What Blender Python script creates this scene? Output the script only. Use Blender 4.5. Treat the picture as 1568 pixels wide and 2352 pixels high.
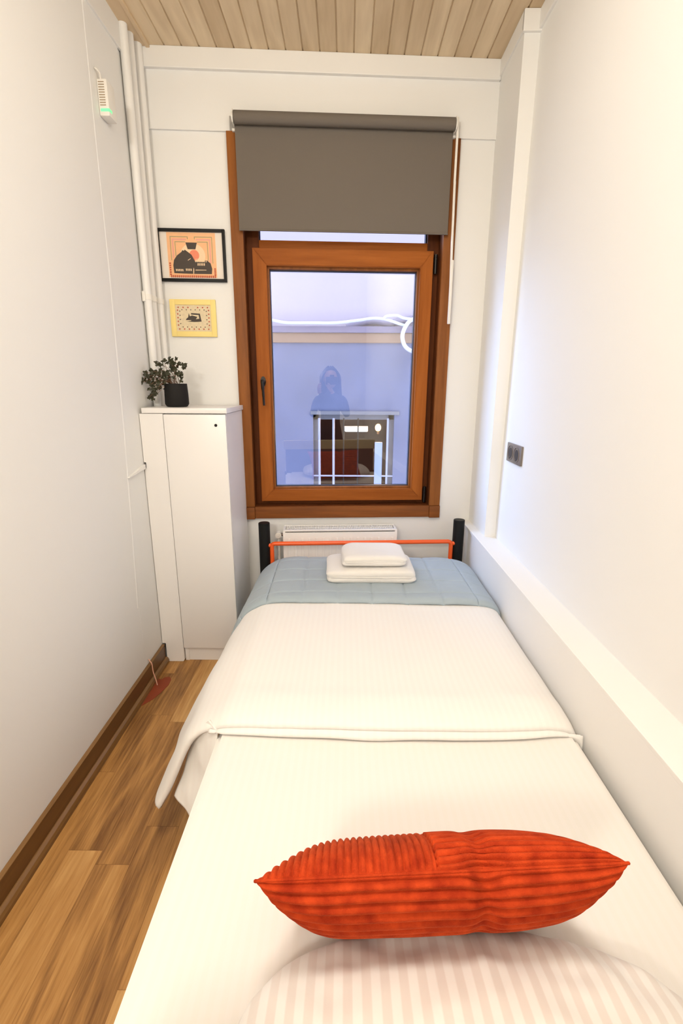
import bpy, bmesh, math, random
from mathutils import Vector, Matrix, noise
random.seed(7)
PI = math.pi
S = bpy.context.scene
for o in list(bpy.data.objects): bpy.data.objects.remove(o)
COL = S.collection

# ------------------------------------------------------------------ camera
cam_d = bpy.data.cameras.new('camera'); cam = bpy.data.objects.new('camera', cam_d); COL.objects.link(cam)
cam_d.sensor_fit = 'HORIZONTAL'; cam_d.sensor_width = 36.0; cam_d.lens = 36.0*1102/1568
cam_d.clip_start = 0.01
R3 = Matrix(((0.99994343, -0.0068209, 0.00816156), (0.00964407, 0.2577598, -0.9661609), (0.00448636, 0.96618495, 0.257811)))
cam.matrix_world = Matrix.Translation((0, 0, 1.29)) @ R3.to_4x4()
S.camera = cam

# ------------------------------------------------------------------ world, lamps, exposure
w = bpy.data.worlds.new('sky'); S.world = w; w.use_nodes = True
bg = w.node_tree.nodes['Background']; bg.inputs[0].default_value = (0.66, 0.75, 1.0, 1); bg.inputs[1].default_value = 4.4
S.view_settings.view_transform = 'Standard'; S.view_settings.look = 'None'
S.view_settings.exposure = 0.0; S.view_settings.gamma = 1.0
def area(name, loc, size, power, col, rot=(0, 0, 0), shape='DISK'):
    l = bpy.data.lights.new(name, 'AREA'); l.shape = shape; l.size = size; l.energy = power; l.color = col
    o = bpy.data.objects.new(name, l); o.location = loc; o.rotation_euler = rot; COL.objects.link(o); return o
lp = bpy.data.lights.new('globe_fill_light', 'POINT'); lp.energy = 7; lp.color = (1.0, 0.94, 0.835); lp.shadow_soft_size = .11
lpo = bpy.data.objects.new('globe_fill_light', lp); lpo.location = (-0.02, 1.25, 2.36); COL.objects.link(lpo)  # added second lamp, evens the light on the upper walls
area('flush_lamp_light', (-0.02, 0.20, 2.52), 0.30, 16.5, (1.0, 0.94, 0.835))
area('rear_fill_light', (-0.66, -1.22, 2.0), 0.34, 25.0, (1.0, 0.94, 0.835), (math.radians(86), 0, math.radians(-12)))  # added fill from behind the camera, lifts the window wall
sd = bpy.data.lights.new('open_sky_side', 'SUN'); sd.energy = 7.5; sd.angle = math.radians(55); sd.color = (0.33, 0.56, 1.0)
sdo = bpy.data.objects.new('open_sky_side', sd); sdo.rotation_euler = Vector((-.74, .46, .46)).to_track_quat('Z', 'Y').to_euler(); COL.objects.link(sdo)

# ------------------------------------------------------------------ colour / material helpers
def lin(c):
    return tuple(((v/255)/12.92 if v/255 <= .04045 else ((v/255+.055)/1.055)**2.4) for v in c[:3]) + (1,)
def N(nt, t, **kw):
    n = nt.nodes.new(t)
    for k, v in kw.items(): setattr(n, k, v)
    return n
def mat(name, rgb, rough=.6, metal=0, bump=0, bscale=60, var=0, vscale=4, spec=.5, sheen=0, stretch=(1, 1, 1), coat=0):
    m = bpy.data.materials.new(name); m.use_nodes = True; nt = m.node_tree; L = nt.links
    b = nt.nodes['Principled BSDF']; c = lin(rgb)
    b.inputs['Base Color'].default_value = c; b.inputs['Roughness'].default_value = rough
    b.inputs['Metallic'].default_value = metal; b.inputs['Specular IOR Level'].default_value = spec
    b.inputs['Sheen Weight'].default_value = sheen; b.inputs['Coat Weight'].default_value = coat
    tc = N(nt, 'ShaderNodeTexCoord'); mp = N(nt, 'ShaderNodeMapping'); mp.inputs['Scale'].default_value = stretch
    L.new(tc.outputs['Object'], mp.inputs[0])
    if var:
        nz = N(nt, 'ShaderNodeTexNoise'); nz.inputs['Scale'].default_value = vscale; nz.inputs['Detail'].default_value = 5
        L.new(mp.outputs[0], nz.inputs['Vector'])
        mx = N(nt, 'ShaderNodeMixRGB'); mx.inputs[1].default_value = tuple(max(0, v*(1-var)) for v in c[:3])+(1,)
        mx.inputs[2].default_value = tuple(min(1, v*(1+var)) for v in c[:3])+(1,)
        L.new(nz.outputs[0], mx.inputs[0]); L.new(mx.outputs[0], b.inputs['Base Color'])
    if bump:
        n2 = N(nt, 'ShaderNodeTexNoise'); n2.inputs['Scale'].default_value = bscale; n2.inputs['Detail'].default_value = 6
        L.new(mp.outputs[0], n2.inputs['Vector'])
        bp = N(nt, 'ShaderNodeBump'); bp.inputs['Strength'].default_value = bump; bp.inputs['Distance'].default_value = .002
        L.new(n2.outputs[0], bp.inputs['Height']); L.new(bp.outputs[0], b.inputs['Normal'])
    return m
def emis(name, rgb, strength):
    m = bpy.data.materials.new(name); m.use_nodes = True; nt = m.node_tree
    b = nt.nodes['Principled BSDF']; b.inputs['Base Color'].default_value = lin(rgb)
    b.inputs['Emission Color'].default_value = lin(rgb); b.inputs['Emission Strength'].default_value = strength
    return m
def wood(name, dark, light, axis='z', scale=1.0, rough=.35, knots=.6, coat=0.0, spec=.5):
    m = bpy.data.materials.new(name); m.use_nodes = True; nt = m.node_tree; L = nt.links
    b = nt.nodes['Principled BSDF']; b.inputs['Roughness'].default_value = rough; b.inputs['Coat Weight'].default_value = coat
    b.inputs['Specular IOR Level'].default_value = spec
    tc = N(nt, 'ShaderNodeTexCoord'); mp = N(nt, 'ShaderNodeMapping')
    s = {'x': (.06, 1, 1), 'y': (1, .06, 1), 'z': (1, 1, .06)}[axis]
    mp.inputs['Scale'].default_value = tuple(v*scale for v in s); L.new(tc.outputs['Object'], mp.inputs[0])
    n1 = N(nt, 'ShaderNodeTexNoise'); n1.inputs['Scale'].default_value = 70; n1.inputs['Detail'].default_value = 8; n1.inputs['Roughness'].default_value = .7
    n2 = N(nt, 'ShaderNodeTexNoise'); n2.inputs['Scale'].default_value = 11; n2.inputs['Detail'].default_value = 3; n2.inputs['Distortion'].default_value = 1.5
    for n in (n1, n2): L.new(mp.outputs[0], n.inputs['Vector'])
    ad = N(nt, 'ShaderNodeMixRGB'); ad.inputs[0].default_value = knots; L.new(n1.outputs[0], ad.inputs[1]); L.new(n2.outputs[0], ad.inputs[2])
    cr = N(nt, 'ShaderNodeValToRGB'); cr.color_ramp.elements[0].position = .33; cr.color_ramp.elements[1].position = .68
    cr.color_ramp.elements[0].color = lin(dark); cr.color_ramp.elements[1].color = lin(light)
    L.new(ad.outputs[0], cr.inputs[0]); L.new(cr.outputs[0], b.inputs['Base Color'])
    bp = N(nt, 'ShaderNodeBump'); bp.inputs['Strength'].default_value = .12; bp.inputs['Distance'].default_value = .001
    L.new(n1.outputs[0], bp.inputs['Height']); L.new(bp.outputs[0], b.inputs['Normal'])
    return m

WALL = mat('wall_paint', (238, 237, 234), .65, bump=.06, bscale=90, spec=.3)
WALLT = mat('white_trim_paint', (238, 236, 232), .45, bump=.03, bscale=60, spec=.4)
LACQ = mat('white_lacquer', (237, 234, 231), .32, spec=.5)
LEDGEM = mat('ledge_paint', (239, 237, 233), .5, bump=.03, bscale=80)
METW = mat('white_enamel', (238, 236, 232), .25, spec=.5)
PLW = mat('white_plastic', (236, 232, 224), .35)
BLK = mat('black_powder_coat', (20, 20, 19), .5, spec=.25)
ORG = mat('orange_powder_coat', (240, 96, 36), .3)
BLIND = mat('blind_fabric', (114, 106, 97), .85, bump=.35, bscale=900, var=.07, vscale=500, spec=.2)
SHEET = None
DARK = mat('dark_gap', (20, 16, 14), .9)
RUB = mat('black_gasket', (30, 28, 36), .5)
BRONZE = mat('dark_bronze', (30, 24, 20), .3, metal=.4)
GREYM = mat('grey_plastic', (118, 109, 102), .35, spec=.5)
PATCH = mat('red_brown_sealant', (140, 62, 32), .55, var=.15, vscale=30)
COPPER = mat('pinkish_cable_sheath', (214, 160, 136), .4)
TOWEL = mat('white_terry', (240, 236, 230), .95, bump=.8, bscale=700, sheen=.3, spec=.1)
CASEW = wood('casing_wood', (112, 62, 22), (160, 98, 44), 'z', 1.0, .5, spec=.25)
CASEH = wood('casing_wood_cross', (106, 58, 22), (152, 90, 40), 'x', 1.0, .5, spec=.25)
SASHV = wood('sash_wood', (132, 68, 20), (176, 102, 42), 'z', .7, .52, coat=0, spec=.12)
SASHH = wood('sash_wood_cross', (132, 68, 20), (176, 102, 42), 'x', .7, .52, coat=0, spec=.12)
FRAMD = wood('frame_wood', (76, 38, 16), (112, 62, 30), 'z', 1.0, .6, spec=.15)
FRAMH = wood('frame_wood_cross', (76, 38, 16), (112, 62, 30), 'x', 1.0, .6, spec=.15)
BASEW = wood('skirting_oak', (84, 54, 24), (118, 82, 42), 'y', .8, .35)
BASE_HI = wood('skirting_oak_highlight', (104, 72, 36), (150, 112, 66), 'y', .8, .35)  # paler oak: the bead's highlight line is put into the colour

def stripe_mat(name, c1, c2, pitch, axis=0, rough1=.7, rough2=.45, wr=.25, bumpd=.002, bscale=9):
    m = bpy.data.materials.new(name); m.use_nodes = True; nt = m.node_tree; L = nt.links
    b = nt.nodes['Principled BSDF']; b.inputs['Specular IOR Level'].default_value = .25; b.inputs['Sheen Weight'].default_value = .15
    tc = N(nt, 'ShaderNodeTexCoord'); sx = N(nt, 'ShaderNodeSeparateXYZ'); L.new(tc.outputs['Object'], sx.inputs[0])
    mu = N(nt, 'ShaderNodeMath', operation='MULTIPLY'); mu.inputs[1].default_value = 2*PI/pitch; L.new(sx.outputs[axis], mu.inputs[0])
    sn = N(nt, 'ShaderNodeMath', operation='SINE'); L.new(mu.outputs[0], sn.inputs[0])
    mr = N(nt, 'ShaderNodeMapRange'); mr.inputs[1].default_value = -.25; mr.inputs[2].default_value = .25; L.new(sn.outputs[0], mr.inputs[0])
    mx = N(nt, 'ShaderNodeMixRGB'); mx.inputs[1].default_value = lin(c1); mx.inputs[2].default_value = lin(c2)
    L.new(mr.outputs[0], mx.inputs[0]); L.new(mx.outputs[0], b.inputs['Base Color'])
    m2 = N(nt, 'ShaderNodeMapRange'); m2.inputs[3].default_value = rough1; m2.inputs[4].default_value = rough2
    L.new(mr.outputs[0], m2.inputs[0]); L.new(m2.outputs[0], b.inputs['Roughness'])
    nz = N(nt, 'ShaderNodeTexNoise'); nz.inputs['Scale'].default_value = bscale; nz.inputs['Detail'].default_value = 3; nz.inputs['Distortion'].default_value = .6
    L.new(tc.outputs['Object'], nz.inputs['Vector'])
    bp = N(nt, 'ShaderNodeBump'); bp.inputs['Strength'].default_value = wr; bp.inputs['Distance'].default_value = bumpd*3
    L.new(nz.outputs[0], bp.inputs['Height']); L.new(bp.outputs[0], b.inputs['Normal'])
    return m
SHEETM = stripe_mat('white_sateen_sheet', (236, 232, 227), (235, 231, 225), .019, rough1=.62, rough2=.55, wr=.12)
DUVETM = stripe_mat('white_sateen_duvet', (239, 236, 231), (238, 234, 229), .019, rough1=.62, rough2=.56, wr=.2)
PILLM = stripe_mat('striped_sateen_pillow', (237, 233, 228), (227, 218, 211), .0250, wr=.3, bscale=14)

def glass_mat():
    m = bpy.data.materials.new('window_glass'); m.use_nodes = True; nt = m.node_tree; L = nt.links
    nt.nodes.remove(nt.nodes['Principled BSDF']); out = nt.nodes['Material Output']
    tr = N(nt, 'ShaderNodeBsdfTransparent'); tr.inputs[0].default_value = (.98, .985, 1, 1)
    gl = N(nt, 'ShaderNodeBsdfGlossy'); gl.inputs['Roughness'].default_value = 0.0
    lw = N(nt, 'ShaderNodeLayerWeight'); pw = N(nt, 'ShaderNodeMath', operation='POWER'); pw.inputs[1].default_value = 4
    L.new(lw.outputs['Facing'], pw.inputs[0])
    mr = N(nt, 'ShaderNodeMapRange'); mr.inputs[3].default_value = .10; mr.inputs[4].default_value = .9; L.new(pw.outputs[0], mr.inputs[0])
    mx = N(nt, 'ShaderNodeMixShader'); L.new(mr.outputs[0], mx.inputs[0]); L.new(tr.outputs[0], mx.inputs[1]); L.new(gl.outputs[0], mx.inputs[2])
    L.new(mx.outputs[0], out.inputs[0]); return m
GLASS = glass_mat()

def mathn(nt, op, a, b=None):
    n = N(nt, 'ShaderNodeMath', operation=op)
    for i, v in enumerate((a, b)):
        if v is None: continue
        if isinstance(v, (int, float)): n.inputs[i].default_value = v
        else: nt.links.new(v, n.inputs[i])
    return n.outputs[0]
def floor_mat():
    m = bpy.data.materials.new('oak_laminate'); m.use_nodes = True; nt = m.node_tree; L = nt.links
    b = nt.nodes['Principled BSDF']; b.inputs['Roughness'].default_value = .42; b.inputs['Specular IOR Level'].default_value = .4
    tc = N(nt, 'ShaderNodeTexCoord'); sx = N(nt, 'ShaderNodeSeparateXYZ'); L.new(tc.outputs['Object'], sx.inputs[0])
    X, Y = sx.outputs[0], sx.outputs[1]
    xs = mathn(nt, 'DIVIDE', mathn(nt, 'ADD', X, .687), .0965); ix = mathn(nt, 'FLOOR', xs)
    r1 = N(nt, 'ShaderNodeTexWhiteNoise', noise_dimensions='1D'); L.new(mathn(nt, 'ADD', ix, .5), r1.inputs['W'])
    ys = mathn(nt, 'ADD', mathn(nt, 'DIVIDE', mathn(nt, 'SUBTRACT', Y, .998), .58), mathn(nt, 'MULTIPLY', r1.outputs['Value'], 3.0)); iy = mathn(nt, 'FLOOR', ys)
    cb = N(nt, 'ShaderNodeCombineXYZ'); L.new(ix, cb.inputs[0]); L.new(iy, cb.inputs[1])
    r2 = N(nt, 'ShaderNodeTexWhiteNoise', noise_dimensions='3D'); L.new(cb.outputs[0], r2.inputs['Vector'])
    # grain coordinates: shifted per strip
    off = N(nt, 'ShaderNodeVectorMath', operation='SCALE'); L.new(r2.outputs['Color'], off.inputs[0]); off.inputs['Scale'].default_value = 9
    av = N(nt, 'ShaderNodeVectorMath', operation='ADD'); L.new(tc.outputs['Object'], av.inputs[0]); L.new(off.outputs[0], av.inputs[1])
    mp = N(nt, 'ShaderNodeMapping'); mp.inputs['Scale'].default_value = (1, .05, 1); L.new(av.outputs[0], mp.inputs[0])
    n1 = N(nt, 'ShaderNodeTexNoise'); n1.inputs['Scale'].default_value = 130; n1.inputs['Detail'].default_value = 6; n1.inputs['Roughness'].default_value = .65; L.new(mp.outputs[0], n1.inputs['Vector'])
    mp2 = N(nt, 'ShaderNodeMapping'); mp2.inputs['Scale'].default_value = (1, .13, 1); L.new(av.outputs[0], mp2.inputs[0])
    n2 = N(nt, 'ShaderNodeTexNoise'); n2.inputs['Scale'].default_value = 9; n2.inputs['Detail'].default_value = 2; n2.inputs['Distortion'].default_value = .4; L.new(mp2.outputs[0], n2.inputs['Vector'])
    rings = mathn(nt, 'PINGPONG', mathn(nt, 'MULTIPLY', n2.outputs[0], 9), 1.0)
    rp = mathn(nt, 'POWER', rings, 1.6)
    t = mathn(nt, 'ADD', mathn(nt, 'MULTIPLY', n1.outputs[0], .75), mathn(nt, 'MULTIPLY', rp, .25))
    t = mathn(nt, 'ADD', t, mathn(nt, 'MULTIPLY', mathn(nt, 'SUBTRACT', r2.outputs['Value'], .5), .38))
    cr = N(nt, 'ShaderNodeValToRGB'); e = cr.color_ramp.elements
    e[0].position = .18; e[0].color = lin((122, 82, 42)); e[1].position = .85; e[1].color = lin((214, 168, 106))
    k = e.new(.5); k.color = lin((182, 133, 74))
    L.new(t, cr.inputs[0])
    fx = mathn(nt, 'FRACT', xs); dx = mathn(nt, 'MINIMUM', fx, mathn(nt, 'SUBTRACT', 1.0, fx))
    fy = mathn(nt, 'FRACT', ys); dy = mathn(nt, 'MINIMUM', fy, mathn(nt, 'SUBTRACT', 1.0, fy))
    g = mathn(nt, 'MAXIMUM', mathn(nt, 'LESS_THAN', dx, .008), mathn(nt, 'LESS_THAN', dy, .0018))
    mx = N(nt, 'ShaderNodeMixRGB', blend_type='MULTIPLY'); L.new(mathn(nt, 'MULTIPLY', g, .45), mx.inputs[0]); L.new(cr.outputs[0], mx.inputs[1]); mx.inputs[2].default_value = (.4, .3, .2, 1)
    L.new(mx.outputs[0], b.inputs['Base Color'])
    bp = N(nt, 'ShaderNodeBump'); bp.inputs['Strength'].default_value = .1; bp.inputs['Distance'].default_value = .001; L.new(n1.outputs[0], bp.inputs['Height']); L.new(bp.outputs[0], b.inputs['Normal'])
    return m
FLOOR = floor_mat()
def plank_mat():
    m = bpy.data.materials.new('limed_pine_boards'); m.use_nodes = True; nt = m.node_tree; L = nt.links
    b = nt.nodes['Principled BSDF']; b.inputs['Roughness'].default_value = .55
    tc = N(nt, 'ShaderNodeTexCoord'); sx = N(nt, 'ShaderNodeSeparateXYZ'); L.new(tc.outputs['Object'], sx.inputs[0])
    ix = mathn(nt, 'FLOOR', mathn(nt, 'DIVIDE', mathn(nt, 'ADD', sx.outputs[0], .7405), .0693))
    r = N(nt, 'ShaderNodeTexWhiteNoise', noise_dimensions='1D'); L.new(mathn(nt, 'ADD', ix, .5), r.inputs['W'])
    off = N(nt, 'ShaderNodeVectorMath', operation='SCALE'); L.new(r.outputs['Color'], off.inputs[0]); off.inputs['Scale'].default_value = 7
    av = N(nt, 'ShaderNodeVectorMath', operation='ADD'); L.new(tc.outputs['Object'], av.inputs[0]); L.new(off.outputs[0], av.inputs[1])
    mp = N(nt, 'ShaderNodeMapping'); mp.inputs['Scale'].default_value = (1, .1, 1); L.new(av.outputs[0], mp.inputs[0])
    n1 = N(nt, 'ShaderNodeTexNoise'); n1.inputs['Scale'].default_value = 60; n1.inputs['Detail'].default_value = 6; L.new(mp.outputs[0], n1.inputs['Vector'])
    n2 = N(nt, 'ShaderNodeTexNoise'); n2.inputs['Scale'].default_value = 8; n2.inputs['Distortion'].default_value = .5; L.new(mp.outputs[0], n2.inputs['Vector'])
    t = mathn(nt, 'ADD', mathn(nt, 'MULTIPLY', n1.outputs[0], .5), mathn(nt, 'MULTIPLY', mathn(nt, 'PINGPONG', mathn(nt, 'MULTIPLY', n2.outputs[0], 8), 1.0), .3))
    t = mathn(nt, 'ADD', t, mathn(nt, 'MULTIPLY', r.outputs['Value'], .35))
    cr = N(nt, 'ShaderNodeValToRGB'); e = cr.color_ramp.elements
    e[0].position = .2; e[0].color = lin((194, 168, 132)); e[1].position = .9; e[1].color = lin((228, 206, 172)); L.new(t, cr.inputs[0]); L.new(cr.outputs[0], b.inputs['Base Color'])
    return m
PLANK = plank_mat()

# ------------------------------------------------------------------ mesh helpers
def bx(bm, x0, x1, y0, y1, z0, z1, bev=0):
    t = bmesh.new()
    bmesh.ops.create_cube(t, size=1)
    for v in t.verts:
        v.co = Vector(((x0+x1)/2+v.co.x*(x1-x0), (y0+y1)/2+v.co.y*(y1-y0), (z0+z1)/2+v.co.z*(z1-z0)))
    if bev: bmesh.ops.bevel(t, geom=list(t.edges), offset=bev, segments=2, affect='EDGES', profile=.6)
    merge(bm, t); return bm
def merge(bm, t, M=None):
    if M is not None: bmesh.ops.transform(t, matrix=M, verts=t.verts)
    me = bpy.data.meshes.new('tmp'); t.to_mesh(me); t.free(); bm.from_mesh(me); bpy.data.meshes.remove(me)
def cyl(bm, p0, p1, r0, r1=None, seg=20, caps=True, bev=0):
    r1 = r0 if r1 is None else r1; p0 = Vector(p0); p1 = Vector(p1); d = p1-p0
    t = bmesh.new(); bmesh.ops.create_cone(t, cap_ends=caps, segments=seg, radius1=r0, radius2=r1, depth=d.length)
    if bev: bmesh.ops.bevel(t, geom=[e for e in t.edges if e.calc_face_angle(0) > .8], offset=bev, segments=2, affect='EDGES')
    q = d.to_track_quat('Z', 'Y').to_matrix().to_4x4()
    merge(bm, t, Matrix.Translation((p0+p1)/2) @ q); return bm
def sph(bm, c, r, seg=16, sc=(1, 1, 1)):
    t = bmesh.new(); bmesh.ops.create_uvsphere(t, u_segments=seg, v_segments=seg//2, radius=r)
    merge(bm, t, Matrix.Translation(c) @ Matrix.Diagonal((*sc, 1))); return bm
def tube(bm, pts, r, seg=10):
    pts = [Vector(p) for p in pts]; rings = []
    rr = r if isinstance(r, (list, tuple)) else [r]*len(pts); up = None
    for i, p in enumerate(pts):
        d = (pts[min(i+1, len(pts)-1)]-pts[max(i-1, 0)]).normalized()
        if up is None: up = d.orthogonal().normalized()
        up = (up-d*up.dot(d)).normalized(); s = d.cross(up)
        rings.append([bm.verts.new(p+(up*math.cos(a)+s*math.sin(a))*rr[i]) for a in [2*PI*k/seg for k in range(seg)]])
    for a, b in zip(rings, rings[1:]):
        for k in range(seg): bm.faces.new((a[k], a[(k+1) % seg], b[(k+1) % seg], b[k]))
    bm.faces.new(rings[0][::-1]); bm.faces.new(rings[-1]); return bm
def smooth_path(pts, n=8):
    P = [Vector(p) for p in pts]; out = []
    for i in range(len(P)-1):
        p0, p1, p2, p3 = P[max(i-1, 0)], P[i], P[i+1], P[min(i+2, len(P)-1)]
        for k in range(n):
            t = k/n; out.append(.5*((2*p1)+(-p0+p2)*t+(2*p0-5*p1+4*p2-p3)*t*t+(-p0+3*p1-3*p2+p3)*t**3))
    return out+[P[-1]]
def poly(bm, pts, d, flip=False):
    """extruded polygon; pts in the xz plane, thickness d along y (from y0 to y1)"""
    y0, y1 = d; a = [bm.verts.new((x, y0, z)) for x, z in pts]; b = [bm.verts.new((x, y1, z)) for x, z in pts]
    bm.faces.new(a); bm.faces.new(b[::-1]); n = len(pts)
    for i in range(n): bm.faces.new((a[i], b[i], b[(i+1) % n], a[(i+1) % n]))
    return bm
def lathe(bm, prof, c=(0, 0, 0), seg=32):
    rings = [[bm.verts.new((c[0]+r*math.cos(2*PI*k/seg), c[1]+r*math.sin(2*PI*k/seg), c[2]+z)) for k in range(seg)] for r, z in prof]
    for a, b in zip(rings, rings[1:]):
        for k in range(seg): bm.faces.new((a[k], a[(k+1) % seg], b[(k+1) % seg], b[k]))
    bm.faces.new(rings[0][::-1]); bm.faces.new(rings[-1]); return bm
def grid(bm, nu, nv, f, closed=False):
    V = [[bm.verts.new(f(i/(nu-1), j/(nv-1))) for j in range(nv)] for i in range(nu)]
    for i in range(nu-1):
        for j in range(nv-1): bm.faces.new((V[i][j], V[i+1][j], V[i+1][j+1], V[i][j+1]))
    return V
def obj(name, bm, m, parent=None, smooth=None, loc=None, rotz=0, origin=None):
    """link one mesh object; origin: world-space point the mesh is recentred on"""
    bmesh.ops.recalc_face_normals(bm, faces=bm.faces)
    if origin is not None: bmesh.ops.translate(bm, vec=-Vector(origin), verts=bm.verts)
    me = bpy.data.meshes.new(name); bm.to_mesh(me); bm.free(); me.materials.append(m)
    if smooth is not None:
        for p in me.polygons: p.use_smooth = True
        if smooth < PI: me.set_sharp_from_angle(angle=smooth)
    o = bpy.data.objects.new(name, me); COL.objects.link(o)
    if parent: o.parent = parent
    if origin is not None: o.location = origin
    if loc: o.location = loc
    if rotz: o.rotation_euler = (0, 0, rotz)
    return o
def B(): return bmesh.new()
def thing(name, label, cat, loc=(0, 0, 0), rotz=0, group=None, kind=None):
    o = bpy.data.objects.new(name, None); COL.objects.link(o); o.location = loc; o.rotation_euler = (0, 0, rotz); o.empty_display_size = .05
    if label: o['label'] = label
    if cat: o['category'] = cat
    if group: o['group'] = group
    if kind: o['kind'] = kind
    return o
def tag(o, label, cat, group=None):
    o['label'] = label; o['category'] = cat
    if group: o['group'] = group
    return o
def struct(name, bm, m, label=None, **kw):
    o = obj(name, bm, m, **kw); o['kind'] = 'structure'; o['label'] = label; o['category'] = kw.get('cat', name.split('_')[0]); return o

# back wall frame: u along wall, w out into the room, z up.  local = (u, -w, z)
TH = math.atan(0.062); BO = Vector((0, 2.408, 0))
def bwt(name, label, cat, u, z, kind=None, w=0):
    """Empty on the back wall at (u, w, z), turned with the wall"""
    p = BO + Vector((math.cos(TH), math.sin(TH), 0))*u + Vector((math.sin(TH), -math.cos(TH), 0))*w + Vector((0, 0, z))
    return thing(name, label, cat, p, TH, kind=kind)
def ub(bm, u0, u1, w0, w1, z0, z1, bev=0): return bx(bm, u0, u1, -w1, -w0, z0, z1, bev)

XL, XR, ZC = -.866, .700, 2.60
YB = -1.35
# ------------------------------------------------------------------ room shell
b = B(); bx(b, -1.1, 1.0, YB-.1, 2.62, -.08, 0); struct('floor', b, FLOOR, 'oak laminate floor strip laid lengthwise beside the bed')
b = B()
# boards with v-grooves as one continuous ceiling surface
xs = []; k0 = -2
prof = [(-1.0, 0)]
for k in range(-2, 24):
    x = -.7405+.0693*k
    if k == -1: continue
    prof += [(x-.0035, 0), (x-.001, .005), (x+.001, .005), (x+.0035, 0)]
prof += [(1.0, 0)]; prof = [p for p in prof if -1.0 <= p[0] <= 1.0]
lo = [[b.verts.new((x, y, ZC+z)) for x, z in prof] for y in (YB-.1, 2.62)]
hi = [[b.verts.new((x, y, ZC+.1)) for x, z in prof] for y in (YB-.1, 2.62)]
for i in range(len(prof)-1):
    b.faces.new((lo[0][i], lo[0][i+1], lo[1][i+1], lo[1][i])); b.faces.new((hi[0][i], hi[1][i], hi[1][i+1], hi[0][i+1]))
for j in (0, 1):
    for i in range(len(prof)-1): b.faces.new((lo[j][i], hi[j][i], hi[j][i+1], lo[j][i+1]))
struct('ceiling', b, PLANK, 'pale limed tongue and groove board ceiling')

b = B(); bx(b, XL-.1, XL, YB-.1, 2.178, 0, ZC); bx(b, XL-.1, XL-.012, 2.178, 2.186, 0, ZC); bx(b, XL-.1, XL-.004, 2.186, 2.5, 0, ZC)
struct('wall_left', b, WALL, 'plain white left wall')
b = B()
bx(b, .655, .85, 2.15, 2.6, 0, ZC)     # deeper part by the window
V = [(XR, 2.15), (XR+.028, YB-.1), (.85, YB-.1), (.85, 2.15)]
lo = [b.verts.new((x, y, 0)) for x, y in V]; hi = [b.verts.new((x, y, ZC)) for x, y in V]
b.faces.new(lo[::-1]); b.faces.new(hi)
for i in range(4): b.faces.new((lo[i], lo[(i+1) % 4], hi[(i+1) % 4], hi[i]))
bmesh.ops.transform(b, matrix=Matrix.Identity(4), verts=b.verts)
for v in b.verts:   # the step leans very slightly, as in the photograph
    if abs(v.co.x-.655) < 1e-4: v.co.x = .655-.014*v.co.z/ZC
struct('wall_right', b, WALL, 'plain white right wall stepping forward near the window')
b = B(); bx(b, XL-.1, .9, YB-.1, YB, 0, ZC); struct('wall_rear', b, WALL, 'white wall behind the camera')
# back wall with window hole
U0, U1, Z0, Z1 = -.47, .442, .675, 2.262
b = B()
for a in ((-1.0, U0, 0, ZC), (U1, 1.0, 0, ZC), (U0, U1, 0, Z0), (U0, U1, Z1, ZC)): ub(b, a[0], a[1], -.16, 0, a[2], a[3])
struct('wall_back', b, WALL, 'white end wall around the window', loc=tuple(BO), rotz=TH)
b = B(); ub(b, -.862, .645, 0, .011, 2.319, 2.53, .001); struct('trim_1', b, WALL, 'raised white panel across the wall above the window', loc=tuple(BO), rotz=TH)
b = B(); ub(b, -.862, .64, 0, .028, 2.527, ZC, .003); struct('trim_2', b, WALLT, 'white cornice board over the window wall', loc=tuple(BO), rotz=TH)
# right crown wrapping the step
b = B(); bx(b, .634, .66, 2.145, 2.46, 2.538, ZC, .002); bx(b, .634, .706, 2.139, 2.153, 2.532, ZC-.0005, .002); bx(b, .690, .74, YB, 2.145, 2.538, ZC, .003)
struct('trim_3', b, WALLT, 'white cornice board along the top of the right wall')
# left crown + ceiling edge strip
b = B(); bx(b, XL-.002, XL+.008, YB, 2.38, 2.505, ZC, .002); struct('trim_4', b, WALLT, 'white cornice board along the top of the left wall')
STRIPM = mat('limed_strip', (222, 196, 160), .6, var=.2, vscale=9, stretch=(1, .25, 1))
b = B(); bx(b, XL+.006, -.802, YB, 2.352, ZC-.006, ZC, .002); bx(b, -.812, -.797, YB, 2.350, ZC-.011, ZC, .002); struct('trim_5', b, STRIPM, 'narrow patchy strip edging the ceiling boards at left')
# long box ledge on the right
b = B(); bx(b, .608, .76, YB, 2.140, .0, .5905); bx(b, .614, .76, 2.140, 2.44, .0, .5905); bx(b, .6078, .76, YB, 2.44, .590, .602, .0015)
struct('trim_6', b, LEDGEM, 'long white boxed ledge running along the right wall beside the bed')
# left baseboard
b = B(); bx(b, XL, XL+.013, YB, 2.03, 0, .092, .002)
struct('baseboard_left', b, BASEW, 'oak skirting board along the left wall')
b = B()
pr = [(0, 0), (.016, 0), (.016, .012), (.012, .022), (.004, .028), (0, .028)]
V = [[b.verts.new((XL+.012+x, y, z)) for x, z in pr] for y in (YB, 2.03)]
b.faces.new(V[0]); b.faces.new(V[1][::-1])
for i in range(len(pr)): b.faces.new((V[0][i], V[1][i], V[1][(i+1) % 6], V[0][(i+1) % 6]))
bx(b, XL, XL+.0145, YB, 2.03, .0905, .0935, .0008)
struct('trim_7', b, BASE_HI, 'quarter round bead on the left skirting, highlight painted in')
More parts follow.
